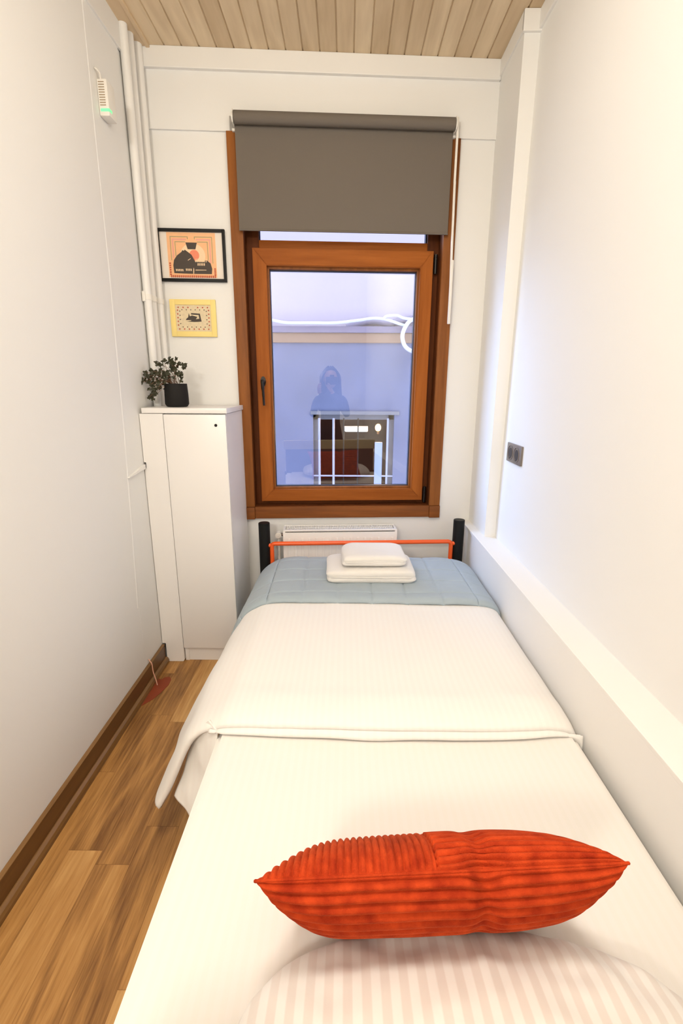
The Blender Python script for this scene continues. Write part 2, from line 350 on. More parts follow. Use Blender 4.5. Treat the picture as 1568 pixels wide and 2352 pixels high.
# cable duct on the left wall (vertical) and its short branch
def strip(pts, wd, th):
    bm = B(); rows = [[bm.verts.new(p) for p in ((XL-.001, y-w_, z), (XL+th, y-w_+.006, z), (XL+th, y-.006, z), (XL-.001, y, z))] for y, z, w_ in pts]
    for p, q in zip(rows, rows[1:]):
        for i in range(4): bm.faces.new((p[i], p[(i+1) % 4], q[(i+1) % 4], q[i]))
    bm.faces.new(rows[0]); bm.faces.new(rows[-1][::-1]); return bm
struct('trim_8', strip([(1.953, 2.505, .034), (1.943, 2.12, .034), (1.932, 1.71, .030), (1.902, 1.09, .026), (1.845, .38, .022)], 0, .0014), WALL, 'flat white vertical cable cover on the left wall')
struct('trim_9', strip([(1.843, .379, .012), (1.858, .094, .012)], 0, .0006), WALL, 'painted over seam running down to the skirting')

# ------------------------------------------------------------------ window_1
win = bwt('window_1', 'brown wood window with one large pane and narrow pane above', 'window', 0, .62, kind='structure')
def wl(bm): bmesh.ops.translate(bm, vec=(0, 0, -.62), verts=bm.verts); return bm
# casing
b = B(); ub(b, -.516, -.463, -.005, .018, .683, 2.318, .002)
o = obj('casing', wl(b), CASEW, win, .6)
b = B(); ub(b, .434, .488, -.005, .018, .683, 2.317, .002); obj('casing', wl(b), CASEW, win, .6)
b = B(); ub(b, -.4625, .4335, -.005, .018, .622, .682, .002); obj('casing', wl(b), CASEH, win, .6)
b = B(); ub(b, -.518, -.4635, -.005, .022, .618, .6815, .003); obj('corner_block', wl(b), CASEH, win, .6)
b = B(); ub(b, .4345, .490, -.005, .022, .618, .6815, .003); obj('corner_block', wl(b), CASEH, win, .6)
b = B(); ub(b, -.4625, .4335, -.005, .018, 2.25, 2.312, .002); obj('casing', wl(b), CASEH, win, .6)
# lining of the recess
b = B(); ub(b, U0, -.4625, -.15, -.004, Z0, Z1); ub(b, .4335, U1, -.15, -.004, Z0, Z1); ub(b, -.4625, .4335, -.15, -.004, Z0, .682); ub(b, -.4625, .4335, -.15, -.004, 2.25, Z1)
obj('recess_lining', wl(b), FRAMD, win)
# fixed frame
b = B()
ub(b, -.4625, -.402, -.12, -.055, .682, 2.25, .003); ub(b, .378, .4335, -.12, -.055, .682, 2.25, .003)
obj('fixed_frame', wl(b), FRAMD, win, .6)
b = B()
ub(b, -.402, .378, -.12, -.055, .682, .722, .003); ub(b, -.402, .378, -.12, -.055, 2.19, 2.25, .003); obj('fixed_frame', wl(b), FRAMH, win, .6)
b = B(); ub(b, -.402, .378, -.115, -.048, 1.868, 1.924, .004); obj('transom_bar', wl(b), SASHH, win, .6)
# sash: mitred members
so, si = (-.431, .403, .702, 1.886), (-.369, .344, .762, 1.814)
def member(pts, m):
    bm = B(); f, k = -.026, -.078
    poly(bm, pts, (-f, -k)); 
    bmesh.ops.bevel(bm, geom=[e for e in bm.edges if abs((e.verts[0].co-e.verts[1].co).y) < 1e-5 and all(abs(v.co.y+f) < 1e-5 for v in e.verts)], offset=.003, segments=2, affect='EDGES')
    return obj('sash_rail' if m is SASHH else 'sash_stile', wl(bm), m, win, .5)
x0, x1, z0, z1 = so; a0, a1, c0, c1 = si
member([(x0, z0), (a0, c0), (a0, c1), (x0, z1)], SASHV); member([(x1, z0), (x1, z1), (a1, c1), (a1, c0)], SASHV)
member([(x0, z0), (x1, z0), (a1, c0), (a0, c0)], SASHH); member([(x0, z1), (a0, c1), (a1, c1), (x1, z1)], SASHH)
b = B(); 
for q in ((a0-.004, a0+.010, c0, c1), (a1-.010, a1+.004, c0, c1), (a0, a1, c0-.004, c0+.010), (a0, a1, c1-.010, c1+.004)): ub(b, q[0], q[1], -.088, -.052, q[2], q[3], .003)
obj('glazing_bead', wl(b), CASEW, win, .6)
b = B()
for q in ((a0+.009, a0+.013, c0+.009, c1-.009), (a1-.013, a1-.009, c0+.009, c1-.009), (a0+.009, a1-.009, c0+.009, c0+.013), (a0+.009, a1-.009, c1-.013, c1-.009)): ub(b, q[0], q[1], -.094, -.070, q[2], q[3])
for q in ((-.402, -.398, 1.924, 2.19), (.372, .376, 1.924, 2.19), (-.402, .376, 1.924, 1.928)): ub(b, q[0], q[1], -.10, -.07, q[2], q[3])
obj('gasket', wl(b), RUB, win)
b = B(); ub(b, a0+.005, a1-.005, -.094, -.090, c0+.005, c1-.005); obj('glass_pane', wl(b), GLASS, win)
b = B(); ub(b, -.41, .385, -.096, -.092, 1.915, 2.20); obj('transom_pane', wl(b), GLASS, win)
# handle
b = B(); 
poly(b, [( -.4015+.0125*math.cos(t), 1.300+.024*math.sin(t)) for t in [2*PI*k/20 for k in range(20)]], (.026, .017))
cyl(b, (-.4015, .018, 1.300), (-.4015, -.018, 1.300), .0085, bev=.001)
tube(b, smooth_path([(-.4015, -.014, 1.305), (-.4015, -.020, 1.290), (-.400, -.019, 1.26), (-.399, -.017, 1.225), (-.3975, -.018, 1.188)]), [.0085]*8+[.0075]*8+[.006]*8+[.0055]*8+[.005], 12)
hd = obj('window_handle', wl(b), BRONZE, win, .7); hd['label'] = 'dark bronze turn handle'
for zt in (1.832, .731):
    b = B(); cyl(b, (.4165, .036, zt-.042), (.4165, .036, zt+.042), .0085, bev=.002); ub(b, .409, .424, -.05, -.034, zt-.03, zt+.03, .002); sph(b, (.4165, .0275, zt+(.028 if zt > 1 else -.028)), .0022)
    h = obj('hinge', wl(b), BRONZE, win, .7)

# ------------------------------------------------------------------ roller blind
rb = bwt('roller_blind', 'grey brown roller blind half drawn over the top of the window', 'blind', -.014, 2.30)
def lb(bm): bmesh.ops.translate(bm, vec=(.014, 0, -2.30), verts=bm.verts); return bm
b = B(); cyl(b, (-.474, -.062, 2.347), (.446, -.062, 2.347), .0235, seg=40, bev=.001); obj('fabric_roll', lb(b), BLIND, rb, .7)
b = B(); ub(b, -.475, .446, .0385, .0400, 1.938, 2.348); obj('fabric_drop', lb(b), BLIND, rb)
b = B(); cyl(b, (-.475, -.0392, 1.940), (.446, -.0392, 1.940), .0045, seg=12); obj('hem_bar', lb(b), BLIND, rb, .7)
for s in (-1, 1):
    u = -.476 if s < 0 else .448
    b = B(); ub(b, *(sorted((u, u+s*.004))), .0075, .078, 2.322, 2.372, .002); ub(b, *(sorted((u+s*.002, u+s*.026))), .0075, .011, 2.318, 2.376, .002); cyl(b, (u, -.062, 2.347), (u+s*.008, -.062, 2.347), .019, bev=.002)
    ub(b, *(sorted((u-s*.012, u+s*.012))), .0075, .030, 2.312, 2.322, .001)
    h = obj('bracket', lb(b), PLW, rb, .7); h['label'] = 'white end bracket'
b = B(); ub(b, .4545, .4645, .055, .063, 2.13, 2.375, .003); tube(b, [(.460, -.059, 2.14), (.4635, -.059, 1.9), (.468, -.059, 1.7)], .0055, 10); ub(b, .4625, .4755, .053, .065, 1.560, 1.83, .004)
ch = obj('control_cord_guard', lb(b), PLW, rb, .7); ch['label'] = 'white pull cord in its guard'

# ------------------------------------------------------------------ framed pictures
INKS = []
def flat(parent, name, m, shapes, w):   # a printed colour: polygons lying on the sheet
    INKS.append((m, shapes, w))
def printed(name, parent, base):       # all the inks of one picture as one mesh with several materials
    bm = B(); mats = [base]
    for m, shapes, w in INKS:
        if m not in mats: mats.append(m)
        for pts in shapes:
            n0 = len(bm.faces); poly(bm, pts, (-w-.0004, -w)); bm.faces.ensure_lookup_table()
            for f in bm.faces[n0:]: f.material_index = mats.index(m)
    INKS.clear(); o = obj(name, bm, base, parent)
    for m in mats[1:]: o.data.materials.append(m)
    return o
INK = mat('print_ink_dark', (74, 64, 56), .7); PEACH = mat('print_peach', (246, 190, 140), .7, var=.08, vscale=30); CORAL = mat('print_coral', (238, 140, 108), .7)
PINK = mat('print_pink', (236, 168, 150), .7); SAGE = mat('print_sage', (170, 160, 120), .7); REDI = mat('print_red', (190, 84, 56), .7); PAPER = mat('print_paper', (236, 226, 214), .7); CREAMI = mat('print_cream', (246, 216, 176), .7)
def ring_rect(x0, x1, z0, z1, t):  # an arch line, open below, as three polygons
    return [[(x0, z0), (x0+t, z0), (x0+t, z1), (x0, z1)], [(x1-t, z0), (x1, z0), (x1, z1), (x1-t, z1)], [(x0+t, z1-t), (x1-t, z1-t), (x1-t, z1), (x0+t, z1)]]
pf = bwt('framed_print', 'black framed orange print of a dark reclining animal, above the yellow print', 'picture', -.694, 1.84)
W2, H2, fw = .1495, .107, .0125
b = B()
for q in ((-W2, -W2+fw, -H2, H2), (W2-fw, W2, -H2, H2), (-W2+fw, W2-fw, H2-fw, H2), (-W2+fw, W2-fw, -H2, -H2+fw)): ub(b, q[0], q[1], .001, .016, q[2], q[3], .001)
obj('frame', b, BLK, pf, .6)
b = B(); ub(b, -W2+.01, W2-.01, .001, .007, -H2+.01, H2-.01); obj('print', b, PAPER, pf)
ar = pf; flat(ar, 'ground', PEACH, [[(-.106, -.088), (.106, -.088), (.106, .093), (-.106, .093)]], .007)
w_ = .0075
flat(ar, 'arch_lines', SAGE, ring_rect(-.092, -.012, -.02, .077, .003)[0:1]+[[(-.092, .074), (-.014, .074), (-.014, .077), (-.092, .077)], [(.014, .074), (.092, .074), (.092, .077), (.014, .077)], [(-.017, .066), (-.014, .066), (-.014, .077), (-.017, .077)], [(.014, .066), (.017, .066), (.017, .077), (.014, .077)], [(.089, -.03), (.092, -.03), (.092, .074), (.089, .074)],
     [(-.072, -.002), (-.069, -.002), (-.069, .057), (-.072, .057)], [(-.072, .054), (-.026, .054), (-.026, .057), (-.072, .057)], [(.026, .054), (.072, .054), (.072, .057), (.026, .057)], [(.069, -.02), (.072, -.02), (.072, .057), (.069, .057)]], w_)
flat(ar, 'pink_lines', PINK, [[(-.084, -.01), (-.078, -.01), (-.078, .068), (-.084, .068)], [(-.078, .062), (-.022, .062), (-.022, .068), (-.078, .068)], [(.022, .062), (.078, .062), (.078, .068), (.022, .068)], [(.078, -.03), (.084, -.03), (.084, .068), (.078, .068)]], w_)
flat(ar, 'glow', CREAMI, [[(.004+.055*math.cos(t), .0+.05*math.sin(t)) for t in [2*PI*k/28 for k in range(28)]]], w_)
flat(ar, 'sun', CORAL, [[(.010+.022*math.cos(t), .002+.022*math.sin(t)) for t in [2*PI*k/24 for k in range(24)]]], .0079)
flat(ar, 'bowl', INK, [[(-.025, .053), (.025, .053), (.017, .026), (-.017, .026)]], .0079)
flat(ar, 'animal', INK, [[(-.083, -.072), (.000, -.074), (.010, -.045), (.012, -.022), (-.002, .004), (-.020, .017), (-.030, .024), (-.034, .019), (-.040, .022), (-.046, .014), (-.066, .0), (-.080, -.018), (-.085, -.04)],
     [(.004, -.074), (.083, -.074), (.086, -.052), (.080, -.030), (.062, -.016), (.050, -.024), (.012, -.024), (.008, -.04)]], .0083)
flat(ar, 'animal_marks', CREAMI, [[(.014+i*.0075, -.026), (.017+i*.0075, -.026), (.019+i*.0075, -.012), (.016+i*.0075, -.011)] for i in range(7)]+[[(.022+i*.007, -.040), (.026+i*.007, -.040), (.027+i*.007, -.030), (.023+i*.007, -.030)] for i in range(5)]
     +[[(-.074+i*.007, -.064), (-.070+i*.007, -.064), (-.071+i*.007, -.055), (-.075+i*.007, -.055)] for i in range(5)]+[[(-.030+i*.007, -.062), (-.026+i*.007, -.062), (-.027+i*.007, -.053), (-.031+i*.007, -.053)] for i in range(4)]+[[(.012, -.060), (.060, -.059), (.060, -.057), (.012, -.057)], [(.001, -.072), (.004, -.072), (.006, -.056), (.004, -.048), (.002, -.056)], [(-.020, -.018), (-.006, -.010), (-.006, -.012), (-.018, -.020)]], .0087)
flat(ar, 'red_border', REDI, [[(-.098+i*.0084, -.090), (-.093+i*.0084, -.090), (-.093+i*.0084, -.080), (-.098+i*.0084, -.080)] for i in range(24)]+[[(-.102, -.080+i*.009), (-.095, -.080+i*.009), (-.095, -.074+i*.009), (-.102, -.074+i*.009)] for i in range(6)]+[[(.095, -.080+i*.008), (.102, -.080+i*.008), (.102, -.074+i*.008), (.095, -.074+i*.008)] for i in range(4)], .0083)
printed('artwork', pf, PEACH)

YEL = mat('pale_yellow_paint', (246, 222, 140), .5, spec=.3)
py_ = bwt('framed_print', 'small pale yellow framed print with dotted border, above the plant', 'picture', -.706, 1.579)
W2, H2, fw = .103, .080, .023
b = B()
for q in ((-W2, -W2+fw, -H2, H2), (W2-fw, W2, -H2, H2), (-W2+fw, W2-fw, H2-fw, H2), (-W2+fw, W2-fw, -H2, -H2+fw)): ub(b, q[0], q[1], .001, .013, q[2], q[3], .001)
obj('frame', b, YEL, py_, .6)
b = B(); ub(b, -W2+.02, W2-.02, .001, .009, -H2+.02, H2-.02)
pr_ = obj('print', b, mat('print_speckled', (226, 208, 172), .7, var=.18, vscale=90), py_)
flat(pr_, 'dark_motif', INK, [[(-.030, -.014), (.004, -.016), (.036, -.014), (.034, -.004), (.030, .020), (-.010, .022), (-.010, .016), (.024, .014), (.026, -.002), (.010, -.004), (.018, .006), (-.006, .012), (-.016, .008), (-.020, .022), (-.024, .004), (-.034, -.004), (-.034, -.008), (-.010, -.008), (-.012, -.011)]], .0095)
dots = [(x, z) for x in [-.066+i*.022 for i in range(7)] for z in (.046, -.047)]+[(x, z) for z in [-.030+i*.016 for i in range(5)] for x in (-.070, .070)]
flat(pr_, 'red_dots', REDI, [[(x+.0032*math.cos(t), z+.0032*math.sin(t)) for t in [2*PI*k/8 for k in range(8)]] for x, z in dots if abs(x) > .02 or z < 0], .0095)
dots = [(x, z) for x in [-.050+i*.020 for i in range(6)] for z in (.036, -.038)]+[(x, z) for z in [-.024+i*.018 for i in range(4)] for x in (-.060, .060)]
flat(pr_, 'dark_dots', INK, [[(x+.0024*math.cos(t), z+.0024*math.sin(t)) for t in [2*PI*k/8 for k in range(8)]] for x, z in dots], .0095)
printed('artwork', py_, INK)

# ------------------------------------------------------------------ cabinet in the corner
cb = thing('cabinet', 'tall narrow white cabinet in the corner left of the window', 'cabinet', (-.68, 2.2, 0))
co = (-.68, 2.2, 0)
def par(name, bm, m, p, sm=None, org=co):
    bmesh.ops.translate(bm, vec=-Vector(org), verts=bm.verts); return obj(name, bm, m, p, sm)
YF = 2.032
b = B(); bx(b, -.760, -.503, YF+.018, 2.362, .072, 1.166); par('body', b, LACQ, cb)
b = B(); bx(b, -.852, -.497, YF-.002, 2.362, 1.1685, 1.190, .0012); par('top', b, LACQ, cb, .6)
b = B()
fp = [(-.838, .012), (-.830, .0015), (-.772, .0015), (-.7655, .010), (-.7655, 1.1665), (-.8635, 1.1665), (-.8635, .962), (-.855, .962), (-.855, .936), (-.8635, .936), (-.8635, .098), (-.848, .098), (-.838, .06)]
fp = [(-.848, .012), (-.840, .0015), (-.772, .0015), (-.7655, .010), (-.7655, 1.1665), (-.8635, 1.1665), (-.8635, .962), (-.855, .962), (-.855, .936), (-.8635, .936), (-.8635, .098), (-.848, .098)]
poly(b, fp, (YF, YF+.017)); par('filler_panel', b, LACQ, cb)
b = B(); bx(b, -.7635, -.5035, YF, YF+.0165, .074, 1.164, .0008); dr = par('door', b, LACQ, cb, .6)
b = B(); cyl(b, (-.5455, YF-.0015, 1.120), (-.5455, YF+.004, 1.120), .0062, seg=20); k = par('lock', b, BLK, dr, .6); k['label'] = 'small round black lock'
b = B(); bx(b, -.760, -.503, YF+.016, YF+.028, .001, .071); bx(b, -.7630, -.745, YF+.012, YF+.02, .001, .071, .0008); par('plinth', b, LACQ, cb, .6)
# short cable duct poking to the cabinet notch
b = B()
V = [(1.862, .926), (2.028, .936), (2.028, .954), (1.872, .930)]
a = [b.verts.new((XL+.0002, y, z)) for y, z in V]; c = [b.verts.new((XL+.010, y, z)) for y, z in V]
b.faces.new(a); b.faces.new(c[::-1])
for i in range(4): b.faces.new((a[i], c[i], c[(i+1) % 4], a[(i+1) % 4]))
struct('trim_10', b, METW, 'short white cable duct running into the cabinet side')

# ------------------------------------------------------------------ pipes in the corner
for i, (x, y, r, lab) in enumerate(((-.850, 2.206, .0165, 'white vertical heating pipe in the left corner, nearest the room'), (-.849, 2.258, .0165, 'white vertical heating pipe in the left corner, middle of the three'), (-.843, 2.318, .019, 'white vertical heating pipe in the left corner, beside the window wall'))):
    b = B(); cyl(b, (x, y, 1.1905), (x, y, ZC-.0005), r, seg=24)
    p_ = tag(obj('heating_pipe', b, WALLT, smooth=.7, origin=(x, y, 1.19)), lab, 'pipe', 'pipes in the left corner')
    c_ = B(); cyl(c_, (x, y, 1.632), (x, y, 1.655), r+.0025, seg=24, bev=.001)
    bx(c_, XL, x, y-.008, y+.008, 1.635, 1.652)
    bmesh.ops.translate(c_, vec=(-x, -y, -1.19), verts=c_.verts); obj('pipe_clip', c_, PLW, p_, .7)
b = B(); bx(b, XL, XL+.014, 2.184, 2.196, 1.625, 1.665, .002); tag(obj('pipe_bracket', b, PLW, smooth=.6, origin=(XL, 2.19, 1.645)), 'small white bracket at the wall edge beside the pipes', 'bracket')

# ------------------------------------------------------------------ gas detector
gd = thing('alarm_detector', 'small white slatted alarm with green light high on left wall', 'detector', (XL, 1.985, 2.235))
go = (XL, 1.985, 2.235)
b = B(); bx(b, XL, XL+.036, 1.965, 2.025, 2.190, 2.300, .006); par('housing', b, PLW, gd, .7, go)
b = B()
for i in range(10): bx(b, XL+.006, XL+.026, 1.9642, 1.9655, 2.288-i*.0075, 2.2910-i*.0075)
par('vent_slots', b, mat('slot_shadow', (172, 154, 130), .8), gd, None, go)
b = B(); bx(b, XL+.006, XL+.0367, 1.9640, 1.985, 2.203, 2.212, .001); g = par('indicator_light', b, emis('green_indicator', (110, 235, 150), .9), gd, None, go); g['label'] = 'lit green strip'
b = B(); tube(b, smooth_path([(XL+.004, 1.955, 2.325), (XL+.012, 1.970, 2.318), (XL+.010, 1.980, 2.300), (XL+.010, 1.985, 2.285)]), .003); par('cable', b, PLW, gd, .7, go)
b = B(); bx(b, XL, XL+.022, 2.020, 2.032, 2.215, 2.275, .003); par('side_clip', b, PLW, gd, .7, go)

# ------------------------------------------------------------------ double socket on the right wall
sk = thing('wall_socket', 'grey double power socket on the right wall', 'socket', (XR+.0015, 1.986, 1.014)); so_ = (XR, 1.986, 1.014)
PR = [(1.905, .976), (2.072, .976), (2.072, 1.052), (1.905, 1.052)]
b = B(); bx(b, XR-.0085, XR+.003, 1.903, 2.070, .975, 1.053, .0015); par('plate', b, GREYM, sk, .6, so_)
for y in (1.950, 2.024):
    b = B(); t = B(); 
    tube(t, [(XR-.0095, y+.030*math.cos(a), 1.014+.030*math.sin(a)) for a in [2*PI*k/28 for k in range(29)]], .0016, 6); merge(b, t)
    rg = par('socket_rim', b, GREYM, sk, .7, so_)
    b = B(); cyl(b, (XR-.0092, y, 1.014), (XR-.004, y, 1.014), .021, seg=28); bx(b, XR-.0105, XR-.009, y-.003, y+.003, .990, .994)
    par('socket_well', b, mat('socket_dark', (44, 34, 28), .5), sk, .6, so_)

# ------------------------------------------------------------------ radiator
rd = bwt('radiator', 'white panel radiator on the wall under the window', 'radiator', -.03, .10)
def rl(bm): bmesh.ops.translate(bm, vec=(.03, 0, -.10), verts=bm.verts); return bm
b = B(); ub(b, -.315, .250, .118, .128, .12, .578, .003)
for i in range(16): 
    u = -.295+i*.0345; ub(b, u, u+.012, .126, .1305, .14, .55, .002)
obj('front_panel', rl(b), METW, rd, .6)
b = B(); ub(b, -.315, .250, .034, .044, .12, .578, .003); obj('back_panel', rl(b), METW, rd, .6)
for q in ((-.317, -.305), (.240, .252)):
    b = B(); ub(b, q[0], q[1], .034, .129, .12, .590, .003); obj('side_cover', rl(b), METW, rd, .6)
b = B(); ub(b, -.315, .250, .112, .130, .584, .592, .002); ub(b, -.315, .250, .034, .046, .584, .592, .002)
for i in range(62):
    u = -.298+i*.00865; ub(b, u, u+.0042, .044, .114, .580, .589)
ub(b, -.30, .235, .078, .083, .584, .5905); gr = obj('top_grille', rl(b), METW, rd)
b = B(); ub(b, -.30, .235, .05, .11, .45, .50); obj('convector', rl(b), mat('grey_fins', (84, 84, 96), .6), rd)
b = B(); cyl(b, (-.316, -.075, .553), (-.336, -.075, .553), .0075); obj('valve_body', rl(b), mat('nickel', (110, 100, 92), .3, metal=.8), rd, .6)
b = B(); cyl(b, (-.342, -.058, .553), (-.342, -.098, .553), .0155, bev=.003); sph(b, (-.342, -.098, .553), .003); cyl(b, (-.342, -.075, .553), (-.342, -.075, .10), .007); obj('valve_head', rl(b), PLW, rd, .6)

# ------------------------------------------------------------------ bed frame
bed = thing('bed', 'single bed with black posts, orange rails and white fitted sheet', 'bed', (.13, 1.2, 0)); bo = (.13, 1.2, 0)
PL, PR_ = Vector((-.395, 2.235, 0)), Vector((.5635, 2.29, 0))
for nm, P, z in (('l', PL, .637), ('r', PR_, .644)):
    b = B(); cyl(b, (P.x, P.y, .0), (P.x, P.y, z-.002), .0275, seg=36, bev=.0015); t = B()
    cyl(b, (P.x, P.y, z-.004), (P.x, P.y, z), .0272, seg=36, bev=.001)
    par('post', b, BLK, bed, .7, bo)
for x in (-.30, .56):
    b = B(); cyl(b, (x, .14, 0), (x, .14, .43), .0275, seg=24, bev=.0015); par('post', b, BLK, bed, .7, bo)
D = (PR_-PL).normalized()
a_, c_ = PL+D*.036+Vector((0, -.010, 0)), PR_-D*.036+Vector((0, -.010, 0))
b = B(); z = .533
tube(b, [(a_.x, a_.y, .25), (a_.x, a_.y, z-.014)]+smooth_path([(a_.x, a_.y, z-.014), (a_.x+.004, a_.y, z-.004), (a_.x+.014, a_.y, z)], 4)+smooth_path([(c_.x-.014, c_.y, z+.001), (c_.x-.004, c_.y, z-.004), (c_.x, c_.y, z-.014)], 4)+[(c_.x, c_.y, .25)], .0105, 14)
sph(b, (a_.x-.012, a_.y, z-.008), .010); sph(b, (c_.x+.012, c_.y, z-.008), .010)
tube(b, [(a_.x, a_.y, .425), (c_.x, c_.y, .425)], .0105, 14)
k = par('foot_rail', b, ORG, bed, .9, bo); k['label'] = 'glossy orange tubular rail'
for x in (-.315, .575):
    b = B(); tube(b, [(x, .14, .25), (x, 2.25, .25)], .016, 12); par('side_rail', b, ORG, bed, .9, bo)
b = B(); bx(b, -.315, .575, .132, .150, .20, .655, .004); par('headboard', b, wood('headboard_wood', (60, 36, 24), (92, 60, 42), 'x'), bed, .6, bo)
b = B(); bx(b, -.33, .59, .125, .157, .655, .745, .008); par('headboard_rail', b, mat('cream_rail', (212, 196, 150), .5), bed, .6, bo)
# mattress with fitted sheet
b = B(); bx(b, -.322, .590, .165, 2.185, .235, .430)
bmesh.ops.bevel(b, geom=[e for e in b.edges if abs((e.verts[0].co-e.verts[1].co).z) > .05], offset=.05, segments=6, affect='EDGES')
bmesh.ops.bevel(b, geom=[e for e in b.edges if e.calc_face_angle(0) > 1.2], offset=.014, segments=4, affect='EDGES')
mt_ = par('mattress', b, SHEETM, bed, .9, bo); mt_['label'] = 'mattress in a white fitted sheet'

# ------------------------------------------------------------------ soft bedding
def nz(x, y, z=0, s=1): return noise.noise(Vector((x*s, y*s, z)))
def lerp(a, b, t): return a+(b-a)*t
def interp(tab, t):
    if t <= tab[0][0]: return tab[0][1]
    for (a, va), (c, vc) in zip(tab, tab[1:]):
        if t <= c: 
            k = (t-a)/(c-a); k = k*k*(3-2*k); return lerp(va, vc, k)
    return tab[-1][1]
def crom(pts, t):
    """point on a polyline of (x,z) control points, catmull-rom, t in 0..1"""
    n = len(pts)-1; f = min(t*n, n-1e-6); i = int(f); t = f-i
    p0, p1, p2, p3 = [Vector(pts[max(0, min(n, j))]) for j in (i-1, i, i+1, i+2)]
    return .5*((2*p1)+(-p0+p2)*t+(2*p0-5*p1+4*p2-p3)*t*t+(-p0+3*p1-3*p2+p3)*t**3)
# duvet ----------
hemx = [(1.02, -.515), (1.08, -.525), (1.20, -.512), (1.31, -.526), (1.54, -.512), (1.78, -.452), (2.2, -.42)]
hemz = [(1.02, .165), (1.08, .165), (1.2, .20), (1.78, .20), (2.2, .2)]
def duvet_pt(s, v):
    # v: 0 near edge .. 1 far ; s: 0 left hem .. 1 right edge
    ynear = 1.03+.012*math.sin(s*9)
    y = lerp(ynear, 2.16, v)
    # near edge swings toward the camera on the hanging side
    L = max(0, 1-s/.30)
    y += (1-v)**3*L*.03
    hx, hz = interp(hemx, y), interp(hemz, y)
    top = .470
    pr = [(hx, hz), (lerp(hx, -.36, .33), lerp(hz, top, .36)), (lerp(hx, -.36, .68), lerp(hz, top, .74)), (-.335, top-.022), (-.27, top-.002), (-.10, top+.002), (.10, top+.004), (.30, top+.002), (.45, top), (.525, top-.004), (.575, top-.022), (.597, top-.055), (.600, .385)]
    p = crom(pr, s); x, z = p.x, p.y
    # roll down at the near edge
    e = max(0, 1-v/.055)
    ed = (1-math.sqrt(max(0, 1-e*e)))
    k_ = min(1, max(0, (s-.17)/.10)); k_ = k_*k_*(3-2*k_)
    z -= ed*lerp(.004, .020, k_); x += ed*.018*(1-k_)
    a = min(1, max(0, (s-.2)*8))
    z += .0022*nz(x*5, y*6, 1)+.0012*nz(x*14, y*9, 2)
    # soft cross folds near the hem of the top
    z += a*.0030*math.exp(-((v-.085)/.03)**2)*(1+nz(x*9, y, 3))
    x += (1-a)*.006*nz(y*9, z*9, 5)
    return (x, y, z)
def soft(name, f, nu, nv, m, th, lab, cat, origin, parent=None, off=-1, sub=0):
    b = B(); grid(b, nu, nv, f); o = obj(name, b, m, None, PI, origin=origin)
    md = o.modifiers.new('thickness', 'SOLIDIFY'); md.thickness = th; md.offset = off
    if sub: s = o.modifiers.new('sub', 'SUBSURF'); s.levels = s.render_levels = sub
    if parent: o.parent = parent; o.matrix_parent_inverse = parent.matrix_world.inverted()
    if lab: tag(o, lab, cat)
    return o
dv = thing('duvet', 'white sateen duvet folded back over the bed, hanging off its left side', 'duvet', (.13, 1.5, .43)); do = (.13, 1.5, .43)
b = B(); grid(b, 130, 150, duvet_pt); 
o = par('top_layer', b, DUVETM, dv, PI, do)
def fixn(o, test):
    me = o.data; p = max(me.polygons, key=lambda p: test(p)); 
    return p
md = o.modifiers.new('thickness', 'SOLIDIFY'); md.thickness = .010; md.offset = 0
# near edge: puffy folded rim
def rim(s, t):
    # s along the edge, t around the rolled rim from top edge to under layer
    x, y, z = duvet_pt(lerp(.235, .985, s), 0.0)
    zb = .4325; k = t
    zz = lerp(z, zb+.002, k); bul = math.sin(k*PI)*.008
    yy = y-bul-.004*k-.006*nz(x*7, k, 4)*k
    return (x, yy-.002, zz)
b = B(); grid(b, 90, 10, rim); r_ = par('rolled_edge', b, DUVETM, dv, PI, do); md = r_.modifiers.new('thickness', 'SOLIDIFY'); md.thickness = .006; md.offset = 0
# under layer: the lower side of the cover, closing toward the bed side
def under(i, j):
    E1 = [(-.322, 1.035, .436), (-.326, 1.0, .36), (-.336, .975, .28), (-.365, .955, .205)]
    E2 = [(-.350, 1.060, .445), (-.395, 1.085, .38), (-.43, 1.095, .29), (-.458, 1.065, .200)]
    E3 = [(-.36, 1.12, .452), (-.43, 1.13, .38), (-.475, 1.13, .29), (-.505, 1.10, .190)]
    def cp(E, t):
        n = len(E)-1; f = min(t*n, n-1e-6); k = int(f); t = f-k
        p0, p1, p2, p3 = [Vector(E[max(0, min(n, q))]) for q in (k-1, k, k+1, k+2)]
        return .5*((2*p1)+(-p0+p2)*t+(2*p0-5*p1+4*p2-p3)*t*t+(-p0+3*p1-3*p2+p3)*t**3)
    a, c, d = cp(E1, i), cp(E2, i), cp(E3, i)
    p = a.lerp(c, j)
    p.y += .004*nz(p.x*30, p.z*20, 2); p.x += .003*math.sin(p.z*60+j*5)*i
    return p
b = B(); grid(b, 40, 30, under); u_ = par('under_layer', b, DUVETM, dv, PI, do); md = u_.modifiers.new('thickness', 'SOLIDIFY'); md.thickness = .005; md.offset = 0

